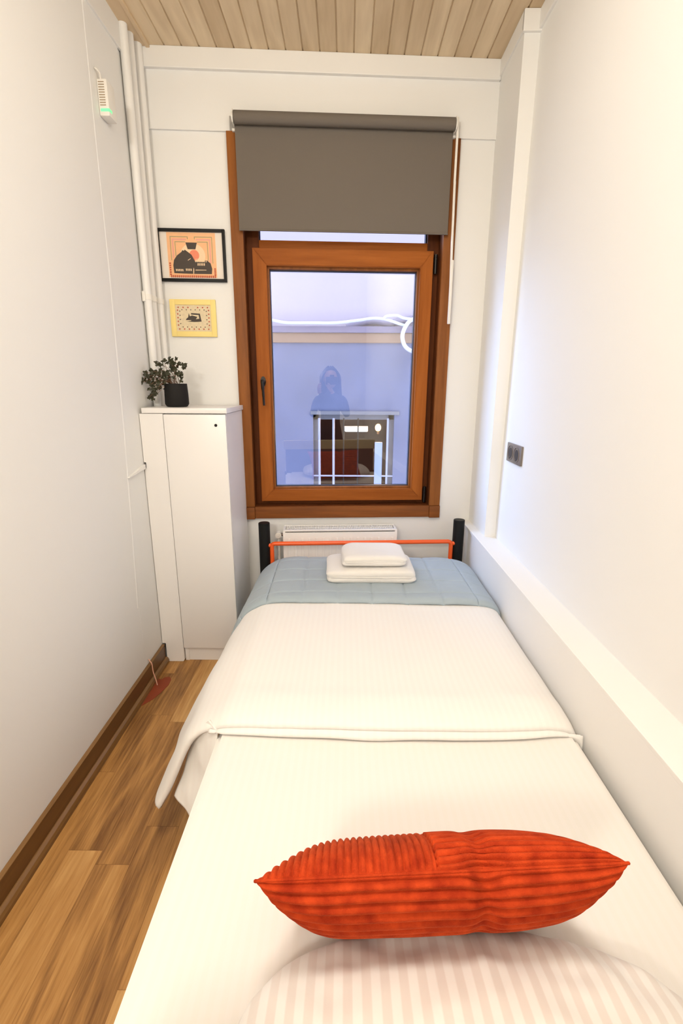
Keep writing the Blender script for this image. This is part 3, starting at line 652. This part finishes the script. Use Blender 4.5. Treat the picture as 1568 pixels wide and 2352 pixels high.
# blanket ----------
BLK_M = mat('blue_grey_quilt', (164, 177, 185), .75, bump=.35, bscale=350, var=.06, vscale=12, sheen=.15, spec=.25)
def blanket_pt(s, v):
    yn = 1.700-.012*math.sin(s*PI)+.006*math.sin(s*7)
    y = lerp(yn, 2.215, v)
    hx = -.492+.02*v; hz = .195+.005*math.sin(v*9)
    top = .492-.030*max(0, (v-.75)/.25)**2
    pr = [(hx, hz), (lerp(hx, -.365, .30), lerp(hz, top, .36)), (lerp(hx, -.365, .66), lerp(hz, top, .70)), (-.345, top-.030), (-.27, top-.003), (-.10, top), (.10, top+.002), (.30, top+.001), (.45, top), (.525, top-.008), (.575, top-.028), (.598, top-.06), (.600, .39)]
    if v > .8:
        pr = [(x, z) for x, z in pr]
    p = crom(pr, s); x, z = p.x, p.y
    arc = s
    # near edge roll
    e = max(0, 1-v/.05); ed = 1-math.sqrt(max(0, 1-e*e)); k_ = min(1, max(0, (s-.15)/.10)); z -= ed*.016*k_; x += ed*.014*(1-k_)
    e2 = max(0, 1-(1-v)/.07); ed2 = 1-math.sqrt(max(0, 1-e2*e2)); z -= ed2*.05 if s > .2 else 0
    # quilting
    def gr(q, pitch, wd): 
        d = abs((q/pitch) % 1-.5)*pitch; return math.exp(-((pitch/2-d)/wd)**2)
    q = max(gr(x+.03+.02*(y-1.7), .135, .0042) if s > .22 else gr(z, .135, .0042), gr(y-1.745+.004*math.sin(x*12), .118, .0042))
    z -= q*.0055
    z += .002*nz(x*10, y*10, 7)+.0014*nz(x*6, y*38, 9)*min(1, max(0, (x-.15)*4))+.0018*nz(x*5, y*22, 5)
    z += .0018*abs(math.sin((x+.03)/.135*PI))*abs(math.sin((y-1.745)/.118*PI))
    return (x, y, z)
bk = soft('quilted_blanket', blanket_pt, 260, 180, BLK_M, .013, 'grey blue quilted blanket folded across the foot of the bed', 'blanket', (.1, 1.95, .46), off=0)

# towels ----------
def towel(name, cx, cy, z0, wx, wy, h, layers, rot, lab, seed):
    t = thing(name, lab, 'towel', (cx, cy, z0), rot, 'folded towels on the blanket')
    b = B(); n = 64
    def f(i, j):
        a = i*2*PI
        return None
    # closed puffy slab: superellipse plan, pillowy section
    nu, nv = 72, 28
    V = []
    for i in range(nu):
        a = 2*PI*i/nu; ca, sa = math.cos(a), math.sin(a); e = 2/11.
        px = math.copysign(abs(ca)**e, ca); py = math.copysign(abs(sa)**e, sa); col = []
        for j in range(nv+1):
            ph = -PI/2+PI*j/nv; cph, sph_ = math.cos(ph), math.sin(ph)
            rr = abs(cph)**.22; zz = math.copysign(abs(sph_)**.6, sph_)
            x, y, z = px*rr*wx/2, py*rr*wy/2, (zz*.5+.5)*h
            fold = 0
            if rr > .9 and sa < 0.8:
                for l in range(1, layers): fold += math.exp(-((z-h*l/layers)/.0028)**2)
            k = 1-.018*fold
            x *= k; y *= 1-.030*fold
            nn = nz(x*9+seed, y*9, z*14+seed)
            z += (.006*nn+.006*nz(x*6+seed*2, y*5, 4)-.010*(abs(x)/(wx/2))**4)*(z/h); x += .007*nz(y*7+seed, z*26, 3)+.006*nz(y*14, z*50, seed); y += .007*nz(x*8, z*26, seed)+.010*(z/h-.5)*nz(x*5, seed, 2)
            col.append((x, y, z))
        V.append(col)
    vs = [[b.verts.new(p) for p in c] for c in V]
    for i in range(nu):
        for j in range(nv):
            q = (vs[i][j], vs[(i+1) % nu][j], vs[(i+1) % nu][j+1], vs[i][j+1]); b.faces.new(q)
    bmesh.ops.remove_doubles(b, verts=b.verts, dist=1e-5)
    o = obj('folded_cloth', b, TOWEL, t, PI)
    s = o.modifiers.new('sub', 'SUBSURF'); s.levels = s.render_levels = 1
    # loose edge line of the fold
    c = B(); pts = [(lerp(-wx*.44, wx*.44, k/20), -wy*.497, h*.50+.0015*nz(k*.4, seed)) for k in range(21)]
    tube(c, pts, .0022, 6); obj('selvedge', c, TOWEL, t, PI)
    return t
towel('towel', .107, 1.940, .4945, .372, .235, .064, 2, .0, 'larger folded white towel under the smaller one on the blanket', 3)
towel('towel', .118, 1.950, .5600, .268, .205, .048, 2, .03, 'smaller folded white towel on top of the larger one', 8)

# pillow ----------
def au_(v): return abs(v)
def pillow_mesh(W, H, T, nu=90, nv=70, p=2.6, seed=1, wr=.004, bot=.35):
    b = B(); rows = {}
    for side in (1, -1):
        V = []
        for i in range(nu):
            c = []
            for j in range(nv):
                u = -1+2*i/(nu-1); v = -1+2*j/(nv-1)
                # concave outline with pointed corners
                x = u*W/2*(1-.04*v*v*au_(v)); y = v*H/2*(1-.20*u*u)
                k4 = 1-.13*(u*u*v*v)**3; x *= k4; y *= k4
                t = (max(0, 1-abs(u)**p)*max(0, 1-abs(v)**p))**.5
                z = side*T/2*t*(1 if side > 0 else bot)
                z += wr*t*nz(x*12+seed, y*12, side)+wr*1.4*(1-t)*t*nz(x*26, y*26, seed)*2
                key = (i, j) if (i in (0, nu-1) or j in (0, nv-1)) else (i, j, side)
                if key not in rows: rows[key] = b.verts.new((x, y, z))
                c.append(rows[key])
            V.append(c)
        for i in range(nu-1):
            for j in range(nv-1):
                b.faces.new((V[i][j], V[i+1][j], V[i+1][j+1], V[i][j+1]))
    return b
b = pillow_mesh(.65, .52, .150, seed=4, wr=.009, bot=.30)
pl = obj('pillow', b, PILLM, None, PI); pl.location = (.176, .300, .458); pl.rotation_euler = (math.radians(0), 0, 0)
tag(pl, 'white pillow with satin stripes at the head of the bed, behind the orange cushion', 'pillow')

# corduroy cushion ----------
def cord_mat():
    m = bpy.data.materials.new('rust_corduroy'); m.use_nodes = True; nt = m.node_tree; L = nt.links
    b = nt.nodes['Principled BSDF']; b.inputs['Roughness'].default_value = .85; b.inputs['Specular IOR Level'].default_value = .12
    b.inputs['Sheen Weight'].default_value = .35; b.inputs['Sheen Roughness'].default_value = .4; b.inputs['Sheen Tint'].default_value = lin((255, 130, 70))
    tc = N(nt, 'ShaderNodeTexCoord'); n = N(nt, 'ShaderNodeTexNoise'); n.inputs['Scale'].default_value = 38; n.inputs['Detail'].default_value = 6; L.new(tc.outputs['Object'], n.inputs['Vector'])
    cr = N(nt, 'ShaderNodeValToRGB'); e = cr.color_ramp.elements; e[0].position = .32; e[0].color = lin((152, 42, 15)); e[1].position = .68; e[1].color = lin((196, 68, 27)); L.new(n.outputs[0], cr.inputs[0]); L.new(cr.outputs[0], b.inputs['Base Color'])
    n2 = N(nt, 'ShaderNodeTexNoise'); n2.inputs['Scale'].default_value = 600; L.new(tc.outputs['Object'], n2.inputs['Vector'])
    bp = N(nt, 'ShaderNodeBump'); bp.inputs['Strength'].default_value = .5; bp.inputs['Distance'].default_value = .002; L.new(n2.outputs[0], bp.inputs['Height']); L.new(bp.outputs[0], b.inputs['Normal'])
    return m
CORD = cord_mat()
W, H, T = .486, .285, .132
ch_ = thing('cushion', 'rust orange corduroy cushion leaning on the white pillow', 'cushion', (.139, .560, .556)); 
# local: x along width, y from bottom (-) to top seam (+), z toward the far/upper face
yl = Vector((0, -.60, .80)).normalized(); zl = Vector((0, .80, .60)).normalized()
ch_.matrix_world = Matrix.Translation((.130, .566, .567)) @ Matrix(((1, 0, 0), (0, yl.y, zl.y), (0, yl.z, zl.z))).to_4x4() @ Matrix.Rotation(math.radians(-2.8), 4, 'Y')
def cush_base(u, t, side):
    """u across, t in -1..1 round the section from bottom to top seam"""
    v = math.sin(t*PI/2); au, av = abs(u), abs(v)
    x = u*W/2*(1-.085*(1-v*v)*au**2); y = v*H/2*(1-.07*(1-u*u)*av)
    if u < 0: x += .018*(1-v)*au**3                      # lower left corner tucked in
    tt = (max(0, 1-au**(5.5 if side < 0 else 4.4))**.52)*math.cos(t*PI/2)**.95
    z = side*T/2*tt*(1.0 if side < 0 else .76)
    y += -.016*math.exp(-((u-.24)/.08)**2)*max(0, v)**4
    z -= side*.010*math.exp(-((u-.24)/.06)**2)*math.exp(-((t-.55)/.4)**2)*tt
    return Vector((x, y, z))
def cush_pt(u, t, side, disp):
    p = cush_base(u, t, side)
    if not disp: return p
    e = 1e-3
    du = cush_base(min(1, u+e), t, side)-cush_base(max(-1, u-e), t, side); dt = cush_base(u, min(1, t+e), side)-cush_base(u, max(-1, t-e), side)
    n = du.cross(dt); n = n.normalized() if n.length > 1e-12 else Vector((0, 0, 1)); n = n*side
    ed = min(1, max(0, (1-max(abs(u), abs(t)))*16))
    x, y, z = p; wob = .07*nz(x*7, t*1.5, side)+.02*nz(x*24, t*5, side+3)
    if side < 0: q = t*8.5+wob*1.6+.5*math.exp(-((u-.24)/.07)**2)*t; amp = .0095
    elif u > -.02: q = t*9.0+wob*2.2+.7*math.exp(-((u-.22)/.10)**2)*t; amp = .0075
    else: q = x/.0098+wob*.7; amp = .0055
    rib = abs(math.sin(q*PI))**.62
    d = (rib-.6)*amp*ed+.0013*nz(x*14, y*14, side*4+z*9)*ed
    if side > 0: d -= .006*math.exp(-((u+.02)/.008)**2)*ed
    return p+n*d
for side, nm in ((-1, 'back_panel'), (1, 'front_panel')):
    b = B(); grid(b, 460, 220, lambda i, j: cush_pt(-1+2*i, -1+2*j, side, True))
    p = obj(nm, b, CORD, ch_, PI); p['label'] = 'wide horizontal ribs' if side < 0 else 'patchwork of fine upright ribs and wide ribs'
b = B(); pts = []
for k in range(400):
    t = k/400*4; e = int(t); f = (t-e)*2-1
    u, v = [(f, 1), (1, -f), (-f, -1), (-1, f)][e]; pts.append(cush_pt(u, v, 1, True))
pts.append(pts[0]); tube(b, pts, .0022, 6); obj('piping', b, CORD, ch_, PI)

# ------------------------------------------------------------------ plant
pt = thing('potted_plant', 'small ivy plant in a black pot on the cabinet', 'plant', (-.741, 2.15, 1.1905)); po = (-.741, 2.15, 1.1905)
POTM = mat('matt_black_ceramic', (32, 30, 29), .7, spec=.2)
b = B(); lathe(b, [(.040, 0), (.044, .002), (.0505, .012), (.0500, .05), (.0475, .096), (.0465, .098), (.0445, .096), (.0445, .085)], (0, 0, 0), 40); obj('pot', b, POTM, pt, .7)
b = B(); cyl(b, (0, 0, .080), (0, 0, .0865), .0438, seg=32); obj('soil', b, mat('potting_soil', (50, 36, 26), .95, bump=.8, bscale=150), pt)
LEAF = mat('dark_ivy_leaf', (46, 46, 24), .5, var=.35, vscale=25, spec=.4); STEM = mat('reddish_stem', (120, 84, 60), .6)
zoom_pts = [(200,740),(270,790),(240,690),(330,600),(370,550),(400,640),(340,720),(380,790),(430,630),(500,480),(545,520),(480,600),(560,620),(600,560),(640,470),(700,490),(660,560),(520,690),(590,690),(480,800),(480,860),(560,760),(640,800),(700,830),(640,900),(690,940),(560,900),(420,940),(500,980),(440,1080),(520,1080),(400,1150),(470,1180),(550,1040),(600,840),(670,330),(620,320),(840,240),(900,300),(950,240),(1040,230),(1000,300),(1080,300),(1140,310),(1060,360),(940,400),(1000,430),(900,490),(860,560),(790,600),(780,540),(860,650),(800,700),(1260,330),(1280,400),(1130,460),(1170,530),(1100,600),(1180,580),(1230,600),(1130,670),(1050,560),(970,480),(1240,740),(860,760),(820,800),(760,740),(1060,650),(920,560),(740,640)]
b = B(); st = B()
def leaf(bm, p, nrm, size, roll):
    out = [(0, -.15), (.28, -.42), (.62, -.30), (.60, .02), (.95, .25), (.62, .42), (.38, .52), (.28, .86), (0, 1.1), (-.28, .86), (-.38, .52), (-.62, .42), (-.95, .25), (-.60, .02), (-.62, -.30), (-.28, -.42)]
    q = nrm.to_track_quat('Z', 'Y').to_matrix() @ Matrix.Rotation(roll, 3, 'Z')
    c1 = bm.verts.new(p+q @ Vector((0, .15*size, .10*size))); c2 = bm.verts.new(p+q @ Vector((0, .15*size, .10*size-.0006)))
    vs = [bm.verts.new(p+q @ Vector((x*size*.8, y*size*.8, -.18*size*(x*x)))) for x, y in out]
    for i in range(len(vs)): 
        bm.faces.new((c1, vs[i], vs[(i+1) % len(vs)])); bm.faces.new((c2, vs[(i+1) % len(vs)], vs[i]))
rnd = random.Random(3)
for zx, zy in zoom_pts+[(x_+rnd.uniform(-45, 45), y_+rnd.uniform(-40, 40)) for x_, y_ in zoom_pts[1:60]]:
    px, py = 320+zx/11.2, 810+zy/11.2
    X = -.741+(px-408)*.00190; Z = 1.190+(935-py)*.00187
    Y = 2.15-.035+rnd.uniform(-.025, .04)
    if zx < 560: Y = 2.105+rnd.uniform(-.012, .014)
    p = Vector((X, Y, Z))-Vector(po)
    n_ = Vector((rnd.uniform(-.7, .7), -1, rnd.uniform(-.1, 1.0))).normalized()
    leaf(b, p, n_, rnd.uniform(.0125, .0180), rnd.uniform(0, 2*PI))
    if rnd.random() < .35:
        base = Vector((rnd.uniform(-.02, .02), rnd.uniform(-.02, .02), .085)); mid = (base+p)/2+Vector((rnd.uniform(-.01, .01), -.01, .022))
        tube(st, smooth_path([base, mid, p], 5), .0008, 5)
obj('foliage', b, LEAF, pt); obj('stems', st, STEM, pt, .9)

# ------------------------------------------------------------------ floor patch and cable
b = B(); hp = [(-.838, 1.70), (-.820, 1.725), (-.806, 1.745), (-.790, 1.79), (-.776, 1.845), (-.779, 1.885), (-.792, 1.905), (-.812, 1.902), (-.822, 1.885), (-.838, 1.890)]
V = [b.verts.new((x, y, .0004)) for x, y in hp]; V2 = [b.verts.new((x, y, .0014)) for x, y in hp]
b.faces.new(V); b.faces.new(V2)
for i in range(len(hp)): b.faces.new((V[i], V[(i+1) % len(hp)], V2[(i+1) % len(hp)], V2[i]))
tag(obj('floor_patch', b, PATCH, origin=(-.81, 1.82, .0004)), 'rounded red brown patch on the floor beside the left skirting', 'patch')
b = B(); tube(b, smooth_path([(XL+.002, 1.872, .112), (XL+.010, 1.866, .104), (XL+.018, 1.862, .094), (XL+.023, 1.856, .060), (XL+.036, 1.846, .024), (XL+.043, 1.838, .004)]), .0024, 8)
tag(obj('cable', b, COPPER, smooth=PI, origin=(XL+.02, 1.86, .002)), 'thin pinkish cable coming over the left skirting onto the floor', 'cable')

# ------------------------------------------------------------------ lamp fixtures out of frame: flush ceiling light, plus added globe and rear fill fittings
cl = thing('ceiling_light', 'added unseen fill lamp fitting over the middle of the bed', 'lamp', (-.02, 1.25, ZC))  # unseen fitting added to carry the globe fill
b = B(); cyl(b, (0, 0, -.0005), (0, 0, -.03), .06, seg=40, bev=.004); cyl(b, (0, 0, -.03), (0, 0, -.055), .035, seg=32); obj('housing', b, PLW, cl, .7)
c2 = thing('ceiling_light', 'round flush white ceiling light over the head of the bed', 'lamp', (-.02, .20, ZC))
b = B(); cyl(b, (0, 0, -.0005), (0, 0, -.055), .175, seg=48, bev=.006); obj('housing', b, PLW, c2, .7)
b = B(); cyl(b, (0, 0, -.055), (0, 0, -.060), .165, seg=48); obj('diffuser', b, emis('lamp_diffuser', (255, 240, 215), 3.0), c2, .7)
c3 = thing('rear_fill_lamp', 'added unseen round fill lamp high on the rear wall behind the camera', 'lamp', (-.66, YB, 2.0))  # unseen fitting added to carry the rear fill
b = B(); cyl(b, (0, .0005, 0), (0, .07, 0), .17, seg=48, bev=.006); obj('housing', b, PLW, c3, .7)
b = B(); cyl(b, (0, .07, 0), (0, .10, 0), .16, .13, seg=48); obj('diffuser', b, bpy.data.materials['lamp_diffuser'], c3, .7)

# ------------------------------------------------------------------ outside: neighbouring building across a narrow yard
NB = thing('neighbouring_building', 'pale lavender and grey plastered wall across the yard outside the window', 'building', (0, 4.2, -1.2)); no = (0, 4.2, -1.2)
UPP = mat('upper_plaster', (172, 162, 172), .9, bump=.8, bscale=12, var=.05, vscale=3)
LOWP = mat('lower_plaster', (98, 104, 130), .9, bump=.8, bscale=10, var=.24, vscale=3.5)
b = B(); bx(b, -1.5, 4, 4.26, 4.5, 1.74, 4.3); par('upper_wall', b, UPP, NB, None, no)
b = B()
wx0, wx1, wz0, wz1 = -.285, .415, .05, 1.035
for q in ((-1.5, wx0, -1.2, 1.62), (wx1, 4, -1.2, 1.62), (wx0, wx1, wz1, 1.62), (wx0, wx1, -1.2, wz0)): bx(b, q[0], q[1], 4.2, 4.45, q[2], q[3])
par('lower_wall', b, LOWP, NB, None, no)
b = B(); bx(b, -1.5, 4, 4.18, 4.5, 1.618, 1.695, .006); par('string_course', b, mat('ochre_plaster', (140, 112, 92), .9, bump=.6, bscale=14, var=.12, vscale=5), NB, None, no)
b = B(); bx(b, -1.5, 4, 4.16, 4.5, 1.695, 1.745, .006); par('coping', b, mat('grey_violet_stone', (120, 112, 132), .9, bump=.6, bscale=16, var=.15, vscale=7), NB, None, no)
b = B()
t = .045
for q in ((wx0, wx0+t, wz0, wz1), (wx1-t, wx1, wz0, wz1), (wx0, wx1, wz1-t, wz1)): bx(b, q[0], q[1], 4.26, 4.30, q[2], q[3])
bx(b, wx0-.02, wx1+.04, 4.18, 4.3, wz1, wz1+.03, .004)
nw = par('window_frame', b, mat('grey_window_frame', (112, 112, 118), .6), NB, None, no)
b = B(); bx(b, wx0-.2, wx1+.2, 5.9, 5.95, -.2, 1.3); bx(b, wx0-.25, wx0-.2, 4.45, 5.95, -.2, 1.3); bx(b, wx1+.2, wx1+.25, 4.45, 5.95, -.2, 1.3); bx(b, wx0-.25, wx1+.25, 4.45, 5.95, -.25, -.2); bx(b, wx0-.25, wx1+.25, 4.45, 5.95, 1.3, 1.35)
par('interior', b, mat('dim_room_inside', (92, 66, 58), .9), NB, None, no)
BARM = mat('white_painted_bar', (160, 164, 184), .5)
for x, r, mm in ((-.232, .010, BARM), (-.108, .010, BARM), (-.02, .006, DARK), (.105, .006, DARK), (.362, .009, BARM)):
    b = B(); cyl(b, (x, 4.215, wz0), (x, 4.215, wz1-.03), r, seg=12); k = par('window_bar', b, mm, NB, .7, no); k['label'] = 'white bar' if mm is BARM else 'dark bar'
b = B(); bx(b, .252, .318, 4.20, 4.216, wz0, .80, .003); k = par('window_board', b, mat('pale_blue_board', (140, 152, 186), .6), NB, None, no); k['label'] = 'pale upright board'
b = B(); cyl(b, (wx0, 4.212, .500), (wx1, 4.212, .500), .007, seg=10); par('cross_bar', b, BARM, NB, .7, no)
b = B(); bx(b, -2.5, 2.5, 2.6, 4.4, -1.25, -1.2); tag(obj('yard', b, mat('yard_paving', (120, 118, 116), .9, bump=.5, bscale=20)), 'grey paving of the narrow yard outside', 'paving')
bpy.data.objects['yard']['kind'] = 'structure'
# lamps seen inside that window
fl = thing('strip_lamp', 'bright white strip lamp seen inside the barred window outside', 'lamp', (.10, 4.75, .86))
b = B(); cyl(b, (-.105, 0, 0), (.105, 0, 0), .022, seg=16); obj('tube', b, emis('cool_tube', (225, 238, 255), 3.2), fl, .7)
b = B(); bx(b, -.115, .115, .018, .04, -.02, .03); obj('fitting', b, PLW, fl)
bl = thing('bulb_lamp', 'glowing warm bulb seen inside the barred window outside', 'lamp', (.305, 4.62, .86))
b = B(); sph(b, (0, 0, .03), .028, 20, (1, 1, 1.25)); obj('bulb', b, emis('warm_bulb', (255, 214, 160), 5.5), bl, PI)
b = B(); cyl(b, (0, 0, -.03), (0, 0, .0), .013); obj('bulb_base', b, BRONZE, bl, .7)
pl_ = bpy.data.lights.new('warm_bulb_light', 'POINT'); pl_.energy = 26; pl_.color = (1, .62, .32); pl_.shadow_soft_size = .04
po_ = bpy.data.objects.new('warm_bulb_light', pl_); po_.location = (.305, 4.54, .90); COL.objects.link(po_)
# white hose on the coping
HOSE = mat('white_hose', (196, 200, 210), .5)
b = B()
def op(px, py, y=4.14): # helper kept in world space: point on the plane y from its place in the yard
    return ((px-795)/1102*y*1.0006+.002, y, 1.29-(py-882)*y*.000885)
tube(b, smooth_path([(-.75, 4.14, 1.80), (-.60, 4.14, 1.785), (-.48, 4.13, 1.765), (-.30, 4.13, 1.765), (-.10, 4.13, 1.765), (.10, 4.12, 1.785), (.22, 4.12, 1.800), (.32, 4.12, 1.79), (.42, 4.12, 1.76), (.47, 4.12, 1.745)]), .012, 10)
tag(obj('white_hose', b, HOSE, smooth=PI, origin=(-.1, 4.13, 1.76)), 'long thin white hose lying along the coping outside the window', 'hose')
b = B()
tube(b, smooth_path([(.75, 4.10, 1.80), (.60, 4.10, 1.795), (.53, 4.10, 1.79), (.49, 4.10, 1.765), (.455, 4.10, 1.70), (.45, 4.10, 1.645), (.475, 4.10, 1.585), (.53, 4.10, 1.55), (.62, 4.10, 1.545)]), .0165, 12)
tube(b, smooth_path([(.29, 4.11, 1.79), (.32, 4.11, 1.815), (.40, 4.11, 1.82), (.45, 4.10, 1.80), (.53, 4.10, 1.79)]), .011, 10)
tag(obj('looped_pipe', b, HOSE, smooth=PI, origin=(.45, 4.1, 1.7)), 'thick white pipe looping down over the wall outside at the right', 'pipe')
ROOFM = mat('violet_rubble', (118, 114, 134), .9, bump=.6, bscale=20, var=.1)
b = B()
tube(b, smooth_path([(.0, 4.235, 1.742), (.12, 4.235, 1.775), (.22, 4.235, 1.79), (.34, 4.235, 1.775), (.46, 4.235, 1.80), (.60, 4.235, 1.815), (.8, 4.235, 1.80)]), .026, 10)
tag(obj('rubble_heap', b, ROOFM, smooth=PI, origin=(.3, 4.235, 1.75)), 'low grey violet lump of rubble on the coping behind the hose', 'rubble')

# ------------------------------------------------------------------ the photographer, seen only as a dim reflection in the pane
pe = thing('person', 'person in dark clothes with long dark hair holding a camera, reflected in the pane', 'person', (.09, -.26, 0)); 
def skin(name, joints, edges, root, m, parent, sub=2):
    me = bpy.data.meshes.new(name); names = list(joints); me.from_pydata([joints[n][0] for n in names], [(names.index(a), names.index(c)) for a, c in edges], [])
    me.materials.append(m); o = bpy.data.objects.new(name, me); COL.objects.link(o); o.parent = parent
    s = o.modifiers.new('skin', 'SKIN'); s.use_smooth_shade = True
    for i, n in enumerate(names):
        r = joints[n][1]; me.skin_vertices[0].data[i].radius = r if isinstance(r, tuple) else (r, r); me.skin_vertices[0].data[i].use_root = (n == root)
    q = o.modifiers.new('sub', 'SUBSURF'); q.levels = q.render_levels = sub
    return o
SKINM = mat('skin', (196, 150, 126), .6); CLOTH = mat('dark_clothes', (34, 36, 46), .85); HAIR = mat('dark_hair', (24, 18, 16), .5)
J = {'pel': ((0, 0, .74), (.13, .09)), 'wst': ((0, 0, .90), (.105, .075)), 'chs': ((0, .0, 1.06), (.135, .09)), 'nkb': ((0, 0, 1.19), (.06, .055)), 'nk': ((0, .01, 1.24), .045),
     'hl': ((-.08, 0, .70), .08), 'kl': ((-.09, .01, .40), .055), 'al': ((-.09, -.01, .07), .038), 'tl': ((-.09, .10, .03), .03),
     'hr': ((.08, 0, .70), .08), 'kr': ((.09, .01, .40), .055), 'ar': ((.09, -.01, .07), .038), 'tr': ((.09, .10, .03), .03),
     'sl': ((-.145, 0, 1.14), .048), 'el': ((-.20, .07, .95), .036), 'wl': ((-.125, .165, 1.17), .024),
     'sr': ((.145, 0, 1.14), .048), 'er': ((.18, .07, .95), .036), 'wr': ((.02, .165, 1.17), .024)}
skin('clothed_body', J, [('pel', 'wst'), ('wst', 'chs'), ('chs', 'nkb'), ('nkb', 'nk'), ('pel', 'hl'), ('hl', 'kl'), ('kl', 'al'), ('al', 'tl'), ('pel', 'hr'), ('hr', 'kr'), ('kr', 'ar'), ('ar', 'tr'), ('chs', 'sl'), ('sl', 'el'), ('el', 'wl'), ('chs', 'sr'), ('sr', 'er'), ('er', 'wr')], 'pel', CLOTH, pe)
b = B(); sph(b, (0, .015, 1.345), .078, 28, (.95, 1.1, 1.35)); sph(b, (0, .103, 1.335), .012, 12, (.8, 1, 1.5))
for s in (-1, 1): sph(b, (s*.030, .090, 1.352), .012, 12); sph(b, (s*.075, .01, 1.335), .018, 12, (.4, .8, 1.3))
sph(b, (0, .093, 1.298), .018, 12, (1.2, .5, .4)); obj('head', b, SKINM, pe, PI)
def hair(i, j):
    a = lerp(PI*1.0-.55, 2*PI+.55, i); z = lerp(1.462, 1.02, j)
    r = .02+.080*math.sin(min(1, j*3.6)*PI/2)+.03*max(0, j-.35); 
    return (r*1.08*math.cos(a), .0+r*1.05*math.sin(a)+.01, z-.01*math.cos(a*7))
b = B(); grid(b, 40, 24, hair); hh = obj('hair', b, HAIR, pe, PI); md = hh.modifiers.new('t', 'SOLIDIFY'); md.thickness = .016; md.offset = 0
b = B(); sph(b, (0, .0, 1.375), .088, 24, (.98, 1.05, 1.02)); 
bmesh.ops.bisect_plane(b, geom=b.verts[:]+b.edges[:]+b.faces[:], plane_co=(0, .03, 1.375), plane_no=(0, .7, -.5), clear_outer=True); hc = obj('hair_crown', b, HAIR, pe, PI)
for s, wx in ((-1, -.125), (1, .02)):
    b = B(); base = Vector((wx, .165, 1.185)); tgt = Vector((-.09+s*.055, .200, 1.265)); 
    palm = (base+tgt)/2
    JJ = {'w': (tuple(base), .018), 'p': (tuple(lerp(base, tgt, .55)), (.024, .013))}; E = [('w', 'p')]
    for k, ln in enumerate((.030, .036, .034, .028)):
        o_ = Vector((0, .012-.002*k, .030-k*.017)); q0 = lerp(base, tgt, .8)+o_; q1 = q0+Vector((-s*ln*.35, .012, .012)); q2 = q1+Vector((-s*ln*.5, -.006, .006))
        for nm, q, r in ((f'a{k}', q0, .009), (f'b{k}', q1, .008), (f'c{k}', q2, .0065)): JJ[nm] = (tuple(q), r)
        E += [('p', f'a{k}'), (f'a{k}', f'b{k}'), (f'b{k}', f'c{k}')]
    JJ['t0'] = (tuple(lerp(base, tgt, .4)+Vector((-s*.014, -.012, .01))), .010); JJ['t1'] = (tuple(lerp(base, tgt, .8)+Vector((-s*.024, -.014, .012))), .008); E += [('w', 't0'), ('t0', 't1')]
    skin('hand', JJ, E, 'w', SKINM, pe, 1)
hcam = thing('camera_body', 'black camera held up by the photographer, reflected in the pane', 'camera', (.18, -.155, 1.325))
b = B(); bx(b, -.062, .062, -.028, .022, -.042, .036, .006); bx(b, -.022, .022, -.02, .02, .034, .056, .005); obj('body', b, BLK, hcam, .7)
b = B(); cyl(b, (0, .022, 0), (0, .062, 0), .033, seg=32, bev=.003); obj('lens', b, BLK, hcam, .7)
pe.location = (.18, -.335, 0);
